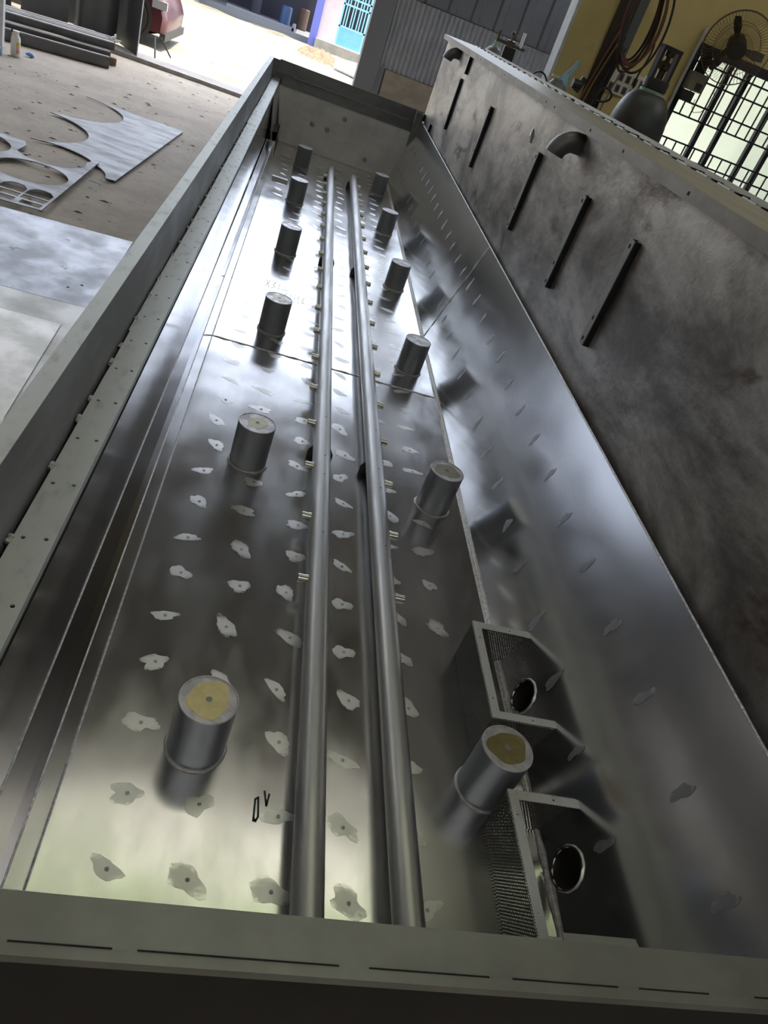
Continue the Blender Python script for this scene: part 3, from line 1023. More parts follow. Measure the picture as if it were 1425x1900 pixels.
# outlets in the sloped wall
for y in OUTY:
    c_ = rw(y, .058, .0)
    n_ = 36
    # horizontal pipe stub running back from the sloped wall, its mouth cut along the slope
    rings = []
    for r, w, on in ((.0400, -.004, 1), (.0400, .085, 0), (.0430, .085, 0), (.0430, -.004, 1), (.0400, -.004, 1)):
        ring = []
        for j in range(n_):
            a = 2 * math.pi * j / n_
            dz = r * math.sin(a)
            ring.append((c_.x + w + (dz * math.tan(TH) if on else 0), c_.y + r * math.cos(a), c_.z + dz))
        rings.append(ring)
    ring_ = MB().rings(rings, True, False, False).build('outlet_pipe', 'nozzle_steel', tank, True)
    mb = MB().rings([[(c_.x + w, c_.y + .0405 * math.cos(2 * math.pi * j / n_), c_.z + .0405 * math.sin(2 * math.pi * j / n_)) for j in range(n_)] for w in (.050, .060)])
    mb.build('outlet_dark', 'dark_gap', ring_)
    wl = []
    for j in range(n_ + 1):
        a = 2 * math.pi * (j % n_) / n_
        p = rw(y + .0425 * math.cos(a), .058 + .0425 / math.cos(TH) * math.sin(a), .0005)
        wl.append(p)
    MB().tube(wl, [.0022 + .0012 * ((j * 7) % 3) / 2 for j in range(n_)] + [.0022], 6).build('outlet_weld', 'steel_dull', ring_, True)
# small floor pads by the far left corner
for (xa_, xb_, y) in ((-.100, .010, 5.66), (-.085, .006, 6.37)):
    mb = MB().box((xa_, y - .025, 0), (xb_, y - .021, .022)).box((xa_, y + .021, 0), (xb_, y + .025, .022)).box((xa_, y - .025, .018), (xb_, y + .025, .022))
    mb.build('floor_channel', 'steel_dull', tank)

# ---- weld spots on the floor and ground patches on the sloped wall
def blob(seed, a, b, mt, name):
    q = random.Random(seed)
    n = 18
    ph = [q.uniform(0, 6.28) for _ in range(4)]
    pts = []
    for i in range(n):
        t = 2 * math.pi * i / n
        r_ = 1 + .16 * math.sin(2 * t + ph[0]) + .17 * math.sin(3 * t + ph[1]) + .10 * math.sin(5 * t + ph[2]) + q.uniform(-.06, .06)
        pts.append((a * r_ * math.cos(t), b * r_ * math.sin(t)))
    mb = MB()
    mb.v = [(0, 0, .0004)] + [(x_, y_, .0001) for x_, y_ in pts]
    mb.f = [(0, i + 1, (i + 1) % n + 1) for i in range(n)]
    return mb.mesh(name, mt, True)


spots = [blob(20 + i, RND.uniform(.022, .044), RND.uniform(.012, .025), 'spot_floor', 'weld_spot') for i in range(24)]
dim_me = MB().rings([[(r * math.cos(j * math.pi / 5), r * math.sin(j * math.pi / 5), z) for j in range(10)] for r, z in ((.0042, .0002), (.0038, .0012), (.0022, .0010), (.0008, .0018))]).mesh('weld_pip', 'weld_dull', True)
posts_xy = [(XPL, y) for y in YL] + [(XPR, y) for y in YR_]
for ci, xcol in enumerate((-.031, .110, .250, .398, .545, .660)):
    k = 0
    while True:
        y = .668 + .1537 * k
        k += 1
        if y > 6.85:
            break
        if xcol > .6 and y < 1.40:
            continue
        x_, y_ = xcol + RND.uniform(-.012, .012), y + RND.uniform(-.012, .012)
        if any((x_ - a) ** 2 + (y_ - b) ** 2 < .072 ** 2 for a, b in posts_xy):
            continue
        sp = link('weld_spot', RND.choice(spots), tank, (x_, y_, .0003), (0, 0, RND.uniform(-1.0, .5)))
        if y < 2.4:
            link('weld_pip', dim_me, sp, (x_ + .002, y_, .0006))
wall_rot = ident((0, 0, 0), tuple(UR), (0, 1, 0), tuple(-NR)).to_3x3()
wall_rot = Matrix((Vector((UR.x, 0, NR.x)), Vector((0, -1, 0)), Vector((UR.z, 0, NR.z))))
wall_eul = wall_rot.to_euler()
streaks = [blob(60 + i, RND.uniform(.020, .034), RND.uniform(.010, .017), 'spot_wall', 'grind_mark') for i in range(8)]
for s in (.165, .358):
    for k in range(33):
        y = .556 + .2035 * k
        if y > 6.85 or (s < .2 and y < .62):
            continue
        p = rw(y + RND.uniform(-.012, .012), s + RND.uniform(-.008, .008), .0006)
        link('grind_mark', RND.choice(streaks), tank, p, wall_eul)

# chalk scribbles and a felt-pen mark on the tank floor
def stroke(pts, w, mt, name, z=.0009):
    mb = MB()
    for i in range(len(pts) - 1):
        a, b = Vector((*pts[i], z)), Vector((*pts[i + 1], z))
        d = (b - a).normalized()
        n = Vector((-d.y, d.x, 0)) * w / 2
        e = d * w * .3
        mb.add([a - n - e, b - n + e, b + n + e, a + n - e], [(0, 1, 2, 3)])
    return mb


def scribble(org, sx, sy, segs, w, mt, name):
    mb = MB()
    for s in segs:
        q = stroke([(org[0] + sx * u, org[1] + sy * v) for u, v in s], w, mt, name)
        mb.add(q.v, q.f)
    mb.build(name, mt, tank)


dig = {'8': [(0, 0), (1, 0), (0, 1), (1, 1), (0, 0)], '0': [(0, 0), (1, 0), (1, 1), (0, 1), (0, 0)], '3': [(0, 1), (1, 1), (.4, .5), (1, .3), (0, 0)], '1': [(.5, 0), (.5, 1)]}
scribble((.02, 3.56), .018, .09, [[(u + i * 1.6, v) for u, v in dig[c]] for i, c in enumerate('831')], .0025, 'chalk', 'chalk_mark')
scribble((.11, 3.46), .018, .09, [[(u + i * 1.6, v) for u, v in dig[c]] for i, c in enumerate('3103')], .0025, 'chalk', 'chalk_mark')
scribble((.216, .800), .014, .05, [[(0, 0), (0, .9), (.4, 1), (.6, .2), (.3, 0), (0, .1)], [(1.2, 1.3), (1.6, .7), (1.9, 1.2)]], .004, 'marker', 'felt_pen_mark')

# ================================================================== THE TALL TANK BEHIND
TX = .988
tall = empty('tall_tank', (1.14, 3.6, ZG), 'tall rough grey steel tank wall with black slotted bars, beside the long tank', 'tank')
mb = MB().box((TX, .1, ZG), (TX + .004, 7.07, 1.130))
mb.build('front_panel', 'rough_plate', tall)
MB().box((TX + .004, 7.066, ZG), (1.30, 7.07, 1.150)).build('end_panel', 'rough_plate', tall)
MB().box((TX + .004, .1, ZG), (1.30, .104, 1.150)).build('end_panel', 'rough_plate', tall)
MB().box((1.297, .1, ZG), (1.301, 7.07, 1.150)).build('rear_panel', 'rough_plate', tall)
MB().box((.946, .1, 1.126), (.949, 7.10, 1.160)).build('flange_lip', 'tall_lip', tall)
MB().box((.949, .1, 1.1565), (1.215, 7.10, 1.160)).build('top_flange', 'tall_top', tall)
MB().box((1.215, .1, 1.152), (1.300, 7.10, 1.157)).build('top_gap_strip', 'steel_upstand', tall)
MB().box((1.298, .1, 1.150), (1.306, 7.10, 1.170)).build('rear_lip', 'tall_top', tall)
yy = 1.2
while yy < 7.0:
    mb = MB().box((1.222, yy, 1.1565), (1.250 + RND.uniform(0, .03), yy + .012, 1.163))
    mb.build('tack_weld', 'dark_gap', tall)
    mb = MB().tube([(1.217, yy + .03 + .012 * i, 1.1605 + RND.uniform(0, .0015)) for i in range(8)], [RND.uniform(.002, .0045) for i in range(8)], 5)
    mb.build('weld_bead', 'weld_dull', tall, True)
    yy += .165
for y in (1.9, 2.42, 2.78, 3.3, 3.45, 4.4, 5.2):
    MB().box((.9455, y - .006, 1.138), (.9462, y + .006, 1.147)).build('lip_slot', 'dark_gap', tall)
for yb_, z0, z1 in ((2.110, .644, .968), (2.618, .646, .968), (3.349, .645, .968), (4.569, .656, .975), (5.806, .655, .980), (5.725, 1.017, 1.123), (6.978, .523, .575), (6.490, .523, .575)):
    mb = MB()
    mb.box((TX - .019, yb_ - .018, z0), (TX, yb_ - .015, z1)).box((TX - .019, yb_ + .015, z0), (TX, yb_ + .018, z1)).box((TX - .019, yb_ - .015, z0 + .004), (TX, yb_ + .015, z1 - .004))
    bar = mb.build('slotted_bar', 'black_steel', tall)
    MB().box((TX - .022, yb_ - .018, z0), (TX - .019, yb_ + .018, z1)).build('bar_face', 'bar_steel', bar)
    if z1 - z0 > .2:
        for zz in (z0 + .018, z0 + .085, z1 - .018):
            MB().box((TX - .0228, yb_ - .005, zz - .006), (TX - .0219, yb_ + .005, zz + .006)).build('slot', 'dark_gap', bar)
for (y, z) in ((2.93, 1.080), (6.26, 1.093)):
    mb = MB()
    Rb = .064
    pts = [(TX, y, z), (TX - .02, y, z)]
    for i in range(1, 11):
        a = math.radians(84) * i / 10
        pts.append((TX - .02 - Rb * math.sin(a), y, z - Rb * (1 - math.cos(a))))
    mb.pipe(pts, .036, .003, 24)
    el = mb.build('pipe_elbow', 'elbow_steel', tall, True, None, .9)
    MB().lathe([(.0395, 0), (.0395, .001)], (0, 0, 0), 24)
MB().tube([(TX - .002, 3.62, 1.02), (TX - .003, 3.60, .99), (TX - .002, 3.585, .97)], [.004, .012, .004], 8).build('bright_weld_patch', 'weld', tall, True)

# ================================================================== BEHIND THE TALL TANK
# gas cylinder with valve guard
gx, gy, gr = 1.450, 3.700, .128
gc = empty('gas_cylinder', (gx, gy, ZG), 'large dark green gas cylinder with an open valve guard frame, behind the tall tank', 'gas cylinder')
zs = 1.145
prof = [(gr * .9, ZG), (gr, ZG + .03), (gr, zs)]
for i in range(1, 10):
    a = math.pi / 2 * i / 9
    prof.append((.046 + (gr - .046) * math.cos(a), zs + .165 * math.sin(a)))
MB().lathe(prof, (gx, gy, 0), 40).build('body', 'cyl_green', gc, True)
MB().lathe([(.058, 1.300), (.058, 1.318), (.046, 1.322), (.046, 1.335)], (gx, gy, 0), 28).build('neck_ring', 'cyl_paint', gc, True, None, .6)
gf = Matrix.Rotation(math.radians(18), 4, 'Z')
gf = Matrix.Translation((gx, gy, 0)) @ gf
gu = MB()
for s in (-1, 1):
    gu.box((s * .046 - .008, -.014, 1.36), (s * .046 + .008, .014, 1.488), gf)
gu.box((-.054, -.016, 1.476), (.054, .016, 1.490), gf)
gu.build('guard_frame', 'hose_black', gc)
MB().lathe([(.048, 1.322), (.056, 1.325), (.056, 1.362), (.048, 1.365)], (gx, gy, 0), 28).build('guard_collar', 'hose_black', gc, True, None, .6)
va = MB().lathe([(.016, 1.35), (.016, 1.40), (.024, 1.405), (.024, 1.432), (.012, 1.436), (.012, 1.452), (.022, 1.455), (.022, 1.474), (.01, 1.476)], (gx, gy, 0), 16)
va.tube([(gx, gy, 1.418), (gx - .03, gy - .03, 1.418)], .012, 10)
va.build('valve', 'brass', gc, True, None, .6)

# far cylinder with regulator
hx, hy = 1.70, 8.80
hc = empty('gas_cylinder', (hx, hy, ZG), 'slim grey gas cylinder with pressure regulator, by the corrugated wall', 'gas cylinder')
prof = [(.10, ZG), (.105, ZG + .02), (.105, 1.06)] + [(.03 + .075 * math.cos(math.pi / 2 * i / 7), 1.06 + .12 * math.sin(math.pi / 2 * i / 7)) for i in range(1, 8)]
MB().lathe(prof, (hx, hy, 0), 28).build('body', 'cyl_far', hc, True)
MB().lathe([(.036, 1.17), (.036, 1.195), (.026, 1.2), (.026, 1.235)], (hx, hy, 0), 16).build('neck_ring', 'cyl_paint', hc, True, None, .6)
rg = MB()
rg.tube([(hx, hy, 1.22), (hx, hy, 1.33)], .014, 10)
rg.tube([(hx, hy, 1.25), (hx + .30, hy, 1.245)], .016, 10)
rg.tube([(hx + .14, hy, 1.25), (hx + .14, hy - .01, 1.36)], .011, 8)
rg.tube([(hx + .10, hy, 1.25), (hx + .18, hy, 1.25)], .034, 12)
rg.lathe([(.028, 1.33), (.028, 1.355)], (hx + .14, hy, 0), 14)
rg.build('regulator', 'brass', hc, True, None, .6)
MB().tube([(hx + .245, hy, 1.25), (hx + .245, hy, 1.385)], .017, 12).build('flow_gauge', 'white_plastic', hc, True, None, .6)

# square stub tube behind the tall tank
MBp = MB().box((1.335, 6.55, ZG), (1.425, 6.59, 1.245))
tag(MBp.build('square_stub_post', 'hose_black'), 'short dark square steel post standing behind the far end of the tall tank', 'post')

# cylinder with pale blue cloth near the white post
bx_, by_ = 1.580, 5.65
bc = empty('wrapped_cylinder', (bx_, by_, ZG), 'small cylinder top wrapped in pale blue cloth below the white corner post', 'gas cylinder')
MB().lathe([(.075, ZG), (.08, ZG + .02), (.08, 1.10), (.06, 1.16), (.035, 1.19)], (bx_, by_, 0), 24).build('body', 'cyl_far', bc, True)
rings = []
for i in range(9):
    t = i / 8
    r_ = .060 - .050 * t
    rings.append([(bx_ + .05 * t + r_ * (1 + .18 * math.sin(5 * a + i)) * math.cos(a), by_ + r_ * (1 + .18 * math.sin(4 * a + 2 * i)) * math.sin(a), 1.10 + .17 * t) for a in [2 * math.pi * j / 20 for j in range(20)]])
MB().rings(rings).build('cloth_wrap', 'blue_cloth', bc, True)
MB().tube([(bx_ + .045, by_, 1.25), (bx_ + .07, by_, 1.29), (bx_ + .072, by_, 1.325)], [.014, .018, .008], 10).build('cloth_knot', 'blue_cloth', bc, True)
g_ = MB()
g_.tube([(bx_ + .09, by_, 1.20), (bx_ + .15, by_, 1.20)], .03, 12)
g_.tube([(bx_ + .13, by_, 1.16), (bx_ + .16, by_, 1.25)], .022, 10)
g_.build('valve', 'hose_black', bc, True, None, .6)
hs = []
for i in range(25):
    a = math.pi * i / 24
    hs.append((bx_ - .13 - .08 * math.cos(a), by_ + .03, 1.06 + .13 * math.sin(a)))
MB().tube(hs, .006, 6).build('hose_loop', 'hose_black', bc, True)
MB().lathe([(.028, 1.195), (.028, 1.205)], (bx_ - .03, by_ + .02, 0), 14).build('gauge', 'white_plastic', bc)

# ---- things on the yellow wall
# brown board behind the cables
bo = MB().box((1.90, PY - .03, .60), (2.02, PY - .002, 1.95))
tag(bo.build('cable_board', 'board_brown'), 'dark brown upright board behind the hanging cables on the yellow wall', 'board')
bo = MB().box((2.025, PY - .028, 1.40), (2.09, PY - .002, 2.0))
tag(bo.build('cable_box', 'board_grey'), 'grey wall box framed by the coiled hose on the yellow wall', 'box')
# coiled hose: each turn a loop
coil = empty('coiled_hose', (2.02, PY - .06, 1.35), 'brown hose hung in a long coil on the yellow wall', 'hose')
for i in range(7):
    q = random.Random(40 + i)
    cx_, cz_ = 1.995 + q.uniform(-.02, .02), 1.66 + q.uniform(-.02, .04)
    rx, rz = .10 + .012 * i * .6 + q.uniform(-.01, .01), .27 + q.uniform(-.03, .03)
    pts = []
    for j in range(41):
        a = 2 * math.pi * j / 40
        pts.append((cx_ + rx * math.cos(a) + .04 * (1 - math.sin(a)) * .5, PY - .225 - .017 * i, cz_ + rz * math.sin(a)))
    MB().tube(pts, .008, 7).build('hose_turn', 'hose_brown' if i % 3 else 'hose_black', coil, True)
# hanging cables, each its own thing
cab = [((1.80, .75), (1.99, 1.63), 'hose_tan', 'tan cable slanting furthest from the coil toward the white corner post'),
       ((1.85, .85), (1.98, 1.60), 'hose_brown', 'brown cable hanging second from the white corner post'),
       ((1.885, .85), (1.99, 1.58), 'hose_tan', 'light brown cable hanging third from the white corner post'),
       ((1.92, .85), (2.0, 1.55), 'hose_black', None), ((1.935, .85), (2.0, 1.56), 'hose_black', None), ((1.95, .85), (2.005, 1.5), 'hose_black', None),
       ((1.965, .85), (2.01, 1.52), 'hose_black', None), ((1.98, .85), (2.015, 1.5), 'hose_black', None), ((2.00, .85), (2.02, 1.5), 'hose_black', None),
       ((2.03, .85), (2.05, 1.42), 'box_grey', 'grey cable hanging nearest the socket board'),
       ((2.245, 1.30), (2.17, 1.58), 'hose_black', 'thin black flex running from the coil down to the socket board')]
for i, (a, b, mt, lb) in enumerate(cab):
    pts = [(a[0] + (b[0] - a[0]) * t + .012 * math.sin(t * 5 + i), (PY - .05 - .013 * i) if i < 10 else (PY - .032 - .19 * t), a[1] + (b[1] - a[1]) * t) for t in [j / 12 for j in range(13)]]
    o = MB().tube(pts, .006, 6).build('hanging_cable', mt, None, True)
    if lb:
        tag(o, lb, 'cable')
    else:
        tag(o, 'thin black cable in the bundle hanging in front of the brown board', 'cable', 'black cables hanging in front of the brown board')
pts = []
for j in range(41):
    t = j / 40
    a = -1.2 + t * 7.0
    pts.append((2.05 + .085 * math.cos(a) - .13 * (1 - t) ** 2, PY - .21, 1.14 + .11 * math.sin(a) * (.4 + .6 * t) + .05 * (1 - t)))
tag(MB().tube(pts, .008, 7).build('looped_cable', 'hose_black', None, True), 'black cable looped low in front of the hanging bundle', 'cable')
# socket board
sb = empty('socket_board', (2.20, PY - .02, 1.20), 'white wall board with two rows of dark power sockets', 'socket board')
MB().box((2.05, PY - .025, 1.225), (2.355, PY - .002, 1.385)).build('board', 'socket_white', sb)
for r_, z in enumerate((1.335, 1.262)):
    for c_ in range(4 + r_):
        x_ = 2.125 + .055 * c_ - .05 * r_
        so = MB().box((x_ - .018, PY - .029, z - .026), (x_ + .018, PY - .025, z + .026)).build('socket', 'box_grey', sb)
        MB().box((x_ - .012, PY - .0305, z - .019), (x_ + .012, PY - .029, z + .019)).build('socket_face', 'socket_dark', so)
# wall fan
fx, fy, fz = 2.72, 5.86, 1.735
fan = empty('wall_fan', (fx, PY, fz), 'dark wall fan with a round wire guard above the barred window', 'fan')
ax = Vector((-.28, -.92, -.28)).normalized()
e1 = ax.cross(Vector((0, 0, 1))).normalized()
e2 = e1.cross(ax)
FR = .225


def fp(r, a, w):
    return Vector((fx, fy, fz)) + (e1 * math.cos(a) + e2 * math.sin(a)) * r + ax * w


gw = MB()
for r_, w in ((FR, 0), (FR * .99, .01), (.15, .045), (.15, -.045), (.10, .05)):
    gw.tube([fp(r_, 2 * math.pi * j / 36, w) for j in range(37)], .0035 if r_ > .2 else .0018, 5)
gw.build('guard_ring', 'fan_wire', fan, True)
gw = MB()
for j in range(64):
    a = 2 * math.pi * j / 64
    gw.tube([fp(.06, a, .055), fp(.13, a + .05, .050), fp(.19, a + .1, .035), fp(FR, a + .12, 0)], .0011, 4)
    gw.tube([fp(.06, a, -.055), fp(.13, a, -.050), fp(.19, a, -.035), fp(FR, a, 0)], .0011, 4)
gw.build('guard_wires', 'fan_wire', fan)
mb = MB()
mb.rings([[fp(r_, 2 * math.pi * j / 20, w) for j in range(20)] for r_, w in ((.05, .048), (.062, .056), (.058, .062), (.01, .066))])
mb.build('guard_badge', 'fan_dark', fan, True)
for b in range(3):
    a0 = b * 2 * math.pi / 3 + 1.05
    mb = MB()
    rings = []
    for i in range(7):
        r_ = .04 + .155 * i / 6
        w_ = .20 * math.sin(math.pi * (.25 + .6 * i / 6))
        rings.append([fp(r_, a0 - w_, -.018), fp(r_, a0 + w_, .018), fp(r_, a0 + w_, .015), fp(r_, a0 - w_, -.021)])
    mb.rings(rings)
    mb.build('blade', 'fan_dark', fan, True)
mb = MB()
mb.rings([[fp(r_, 2 * math.pi * j / 18, w) for j in range(18)] for r_, w in ((.035, .03), (.04, 0), (.065, -.05), (.06, -.15), (.03, -.17))])
mb.build('motor', 'fan_dark', fan, True)
MB().tube([fp(0, 0, -.14), Vector((2.70, PY - .06, 1.62)), Vector((2.66, PY - .01, 1.60))], .022, 10).build('wall_arm', 'fan_dark', fan, True)
MB().box((2.62, PY - .02, 1.52), (2.70, PY, 1.66)).build('wall_plate', 'fan_dark', fan)
# switch box beside the window
sbx = empty('switch_box', (2.63, PY, 1.42), 'grey switch box mounted on the window frame under the fan', 'box')
MB().box((2.585, PY - .11, 1.42), (2.70, PY - .014, 1.535)).build('housing', 'box_grey', sbx)
MB().box((2.635, PY - .114, 1.43), (2.685, PY - .11, 1.475)).build('face', 'socket_dark', sbx)
MB().box((2.57, PY - .10, 1.345), (2.665, PY - .014, 1.415)).build('lower_housing', 'hose_black', sbx)
pts = [(2.70, PY - .07, 1.38), (2.70, PY - .08, 1.33), (2.73, PY - .08, 1.30), (2.78, PY - .08, 1.32), (2.82, PY - .08, 1.38), (2.83, PY - .08, 1.44), (2.81, PY - .06, 1.46)]
MB().tube(pts, .0025, 5).build('flex', 'hose_black', sbx, True)
# conduit along the window's left side
tag(MB().tube([(2.55, PY - .03, .6), (2.55, PY - .03, 1.66), (2.56, PY - .03, 1.80)], .012, 8).build('conduit_pipe', 'white_post', None, True), 'thin pale conduit running up beside the barred window', 'conduit')
# machine in the dark corner by the window
mc = empty('machine_cabinet', (3.10, 4.6, ZG), 'dark machine cabinet with a brown top under the window', 'machine')
MB().box((2.60, 4.35, ZG), (3.60, 4.85, .86)).build('cabinet', 'hose_black', mc)
MB().box((2.98, 4.40, .86), (3.60, 4.85, 1.02)).build('upper_unit', 'board_brown', mc)
MB().box((3.05, 4.395, .90), (3.12, 4.40, .96)).build('dial', 'socket_dark', mc)
MB().box((2.635, 4.36, .86), (2.665, 4.39, .875)).build('white_knob', 'white_plastic', mc)

# ================================================================== LEFT: SHEETS AND OFFCUTS ON THE FLOOR
def arc(c, r, a0, a1, n):
    return [(c[0] + r * math.cos(math.radians(a0 + (a1 - a0) * i / n)), c[1] + r * math.sin(math.radians(a0 + (a1 - a0) * i / n))) for i in range(n + 1)]


# offcut A: three big round bites
def ang(c, p):
    return math.degrees(math.atan2(p[1] - c[1], p[0] - c[0]))


A1c, A2c, A3c, Ar = (-2.008, 7.595), (-2.056, 6.600), (-1.685, 5.823), .487
outA = [(-1.040, 7.995), (-1.683, 8.030), (-1.700, 8.022)]
outA += arc(A1c, Ar + .012, 62, 82, 6)
outA += list(reversed(arc(A1c, Ar, -78, 84, 26)))
outA += list(reversed(arc(A2c, Ar, -48, 82, 22)))
a3 = arc(A3c, .383, 116, 32, 14)
outA += [(-1.79, 6.175)] + a3
outA += [(-1.300, 5.965), (-1.262, 5.905), (-1.238, 5.840), (-1.222, 5.775), (-1.157, 5.783)]
outA = outA[::-1]
oA = MB().plate(outA, [], .006, ident((0, 0, ZG + .014))).build('steel_offcut', 'sheet_steel')
tag(oA, 'grey steel offcut with large round bites, lying nearest the doorway', 'steel offcut')
# offcut B: round and barred cut-outs
bB = ident((0, 0, ZG + .028))
outB = [(-1.335, 4.712), (-1.337, 6.060), (-1.372, 6.068)]
outB += arc((-1.608, 5.842), .225, 25, -55, 10) + arc((-1.608, 5.842), .225, -60, -150, 10) + [(-1.800, 5.90), (-1.835, 6.000), (-1.90, 5.985), (-2.15, 6.02), (-2.55, 5.9), (-2.55, 4.6)]
hB = [list(reversed(circle(-1.600, 5.365, .228, 32))), list(reversed(circle(-2.105, 5.668, .268, 32)))]


def slot(x0, x1, y0, y1, arch=0):
    if arch:
        return [(x0, y0), (x0, y1 - arch), (x0 + .03, y1 - .01), (x0 + .07, y1), (x1 - .07, y1), (x1 - .03, y1 - .01), (x1, y1 - arch), (x1, y0)]
    return [(x0, y0), (x0, y1), (x1, y1), (x1, y0)]


for i in range(6):
    x1 = -1.352 - .155 * i
    hB.append(slot(x1 - .142, x1, 4.915, 5.065, .06))
    hB.append(slot(x1 - .142, x1, 4.825, 4.895))
    hB.append(slot(x1 - .120, x1, 4.735, 4.800))
oB = MB().plate(outB, hB, .006, bB).build('steel_offcut', 'sheet_steel')
tag(oB, 'steel offcut cut out with round holes and rows of arched slots, beside the dark sheet', 'steel offcut')
# sheets C, D, E
oC = MB().plate([(-2.35, 4.55), (-2.35, 3.58), (-.772, 3.61), (-.797, 4.690)], [list(reversed(circle(-.875, 3.86, .008, 10))), list(reversed(circle(-.925, 3.79, .008, 10)))], .004, ident((0, 0, ZG + .012))).build('steel_sheet', 'sheet_dark')
tag(oC, 'dark stained steel sheet on the floor next to the slotted offcut', 'steel sheet')
oD = MB().plate([(-2.2, 2.0), (-.37, 2.0), (-.37, 2.1), (-.738, 3.605), (-2.2, 3.57)], [], .004, ident((0, 0, ZG + .014))).build('steel_sheet', 'sheet_pale')
tag(oD, 'pale grey steel sheet lying partly under the brightest sheet', 'steel sheet')
oE = MB().plate([(-2.0, 1.6), (-.66, 1.6), (-.790, 2.50), (-.834, 3.357), (-2.0, 3.33)], [], .004, ident((0, 0, ZG + .019))).build('steel_sheet', 'sheet_galv')
tag(oE, 'bright galvanised sheet on top of the pale sheet beside the long tank', 'steel sheet')
# swarf scraps
for i, (x_, y_) in enumerate(((-1.30, 5.62), (-1.47, 4.77), (-1.25, 5.70))):
    o = MB().tube([(x_ + .02 * j + .006 * math.sin(j * 2.1 + i), y_ + .012 * math.sin(j + i), ZG + .006 + .004 * (j % 2)) for j in range(5)], .003, 5).build('metal_swarf', 'weld')
    tag(o, ['curl of bright swarf on the floor between the two offcuts', 'bright swarf scrap lying in a slot of the offcut', 'second curl of bright swarf between the two offcuts, nearer the tank'][i], 'swarf')

# bottle
bt = empty('bottle', (-2.837, 8.829, ZG), 'white plastic bottle with a yellow and red label on the floor', 'bottle')
MB().lathe([(.040, ZG), (.044, ZG + .006), (.044, ZG + .150), (.040, ZG + .168), (.027, ZG + .190), (.026, ZG + .200)], (-2.837, 8.829, 0), 24).build('body', 'white_plastic', bt, True)
MB().lathe([(.028, ZG + .198), (.029, ZG + .200), (.029, ZG + .222), (.027, ZG + .224)], (-2.837, 8.829, 0), 20).build('cap', 'white_plastic', bt, True, None, .6)


def label_patch(z0, z1, a0, a1, mt, nm):
    mb = MB()
    rings = [[(-2.837 + .0447 * math.cos(a), 8.829 + .0447 * math.sin(a), z) for z in (z0, z1)] for a in [math.radians(a0 + (a1 - a0) * i / 10) for i in range(11)]]
    o_ = 0
    for r in rings:
        mb.v += r
    for i in range(10):
        mb.f.append((2 * i, 2 * i + 2, 2 * i + 3, 2 * i + 1))
    mb.build(nm, mt, bt, True)


label_patch(ZG + .085, ZG + .130, -65, -15, 'label_yellow', 'label')
label_patch(ZG + .030, ZG + .083, -65, -15, 'label_red', 'label')
b2 = empty('bottle', (-2.935, 8.66, ZG), 'pale blue bottle at the picture edge beside the white bottle', 'bottle')
MB().lathe([(.030, ZG), (.033, ZG + .005), (.033, ZG + .055), (.02, ZG + .07), (.012, ZG + .075)], (-2.935, 8.66, 0), 20).build('body', 'blue_cloth', b2, True)
MB().lathe([(.013, ZG + .073), (.013, ZG + .088)], (-2.935, 8.66, 0), 14).build('cap', 'white_plastic', b2)
bb = MB().tube([(-2.80, 9.02, ZG + .018), (-2.77, 9.03, ZG + .022), (-2.74, 9.03, ZG + .016), (-2.72, 9.02, ZG + .010)], [.010, .020, .022, .008], 10).build('blue_scrap', 'blue_plastic', None, True)
tag(bb, 'small crumpled blue plastic scrap beside the white bottle', 'scrap')
# white post at the picture edge
tag(MB().box((-3.10, 9.02, ZG), (-3.025, 9.08, 2.6)).build('steel_post', 'white_post'), 'pale upright post at the edge of the beam stack', 'post')

# beam stack on timbers
U = Vector((.911, .413, 0))
V = Vector((-.413, .911, 0))
SO = Vector((-2.150, 9.86, ZG))


def sfr(u, v, z):
    return Matrix(((U.x, V.x, 0, SO.x + U.x * u + V.x * v), (U.y, V.y, 0, SO.y + U.y * u + V.y * v), (0, 0, 1, SO.z + z), (0, 0, 0, 1)))


def channel(u0, u1, v, z, h, w, name, label, mt='beam_grey', t=.010):
    f_ = sfr(0, v, z)
    mb = MB().box((u0, 0, 0), (u1, t, h), f_).box((u0, 0, h - t), (u1, w, h), f_).box((u0, 0, 0), (u1, w, t), f_)
    e = mb.build(name, mt)
    mb2 = MB().box((u0, -.001, h - t * .9), (u1, w * .98, h + .0015), f_)
    mb2.build('worn_flange', 'beam_light', e)
    tag(e, label, 'steel beam')
    return e


channel(-1.0, -.03, 0, 0, .115, .05, 'steel_channel', 'short front channel beam lying on the floor against the stack')
channel(-2.6, -1.02, 0, 0, .115, .05, 'steel_channel', 'second front channel beam, end to end behind the bottle')
channel(-2.6, .0, .12, .075, .075, .09, 'steel_channel', 'channel beam on timbers, second from the floor in the stack')
channel(-2.6, .06, .24, .155, .075, .10, 'steel_channel', 'channel beam lying on top of the stack, dark web facing the bottle')
for i, (u, v) in enumerate(((-.02, .16), (.10, .30))):
    f_ = sfr(u, v, 0)
    tb = MB().box((-.35, -.035, 0), (.0, .035, .072), f_).build('timber_block', 'timber')
    MB().box((-.002, -.033, .002), (.001, .033, .070), f_).build('end_grain', 'timber_end', tb)
    tag(tb, ['square timber block under the front of the beam stack', 'square timber block under the rear of the beam stack'][i], 'timber')
labs = ['flat bar along the top of the stack, nearest the bottle', 'second flat bar along the top of the stack', 'third flat bar along the top of the stack', 'fourth flat bar on the stack, below the standing sheets', 'rearmost flat bar on top of the stack']
for i in range(5):
    f_ = sfr(0, .36 + .062 * i, .225 + .004 * (i % 2))
    o = MB().box((-2.6, 0, 0), (.12 - .05 * i + .1 * (i % 2), .058, .010), f_).build('flat_bar', 'beam_light')
    tag(o, labs[i], 'steel bar')
f_ = sfr(0, .34, 0)
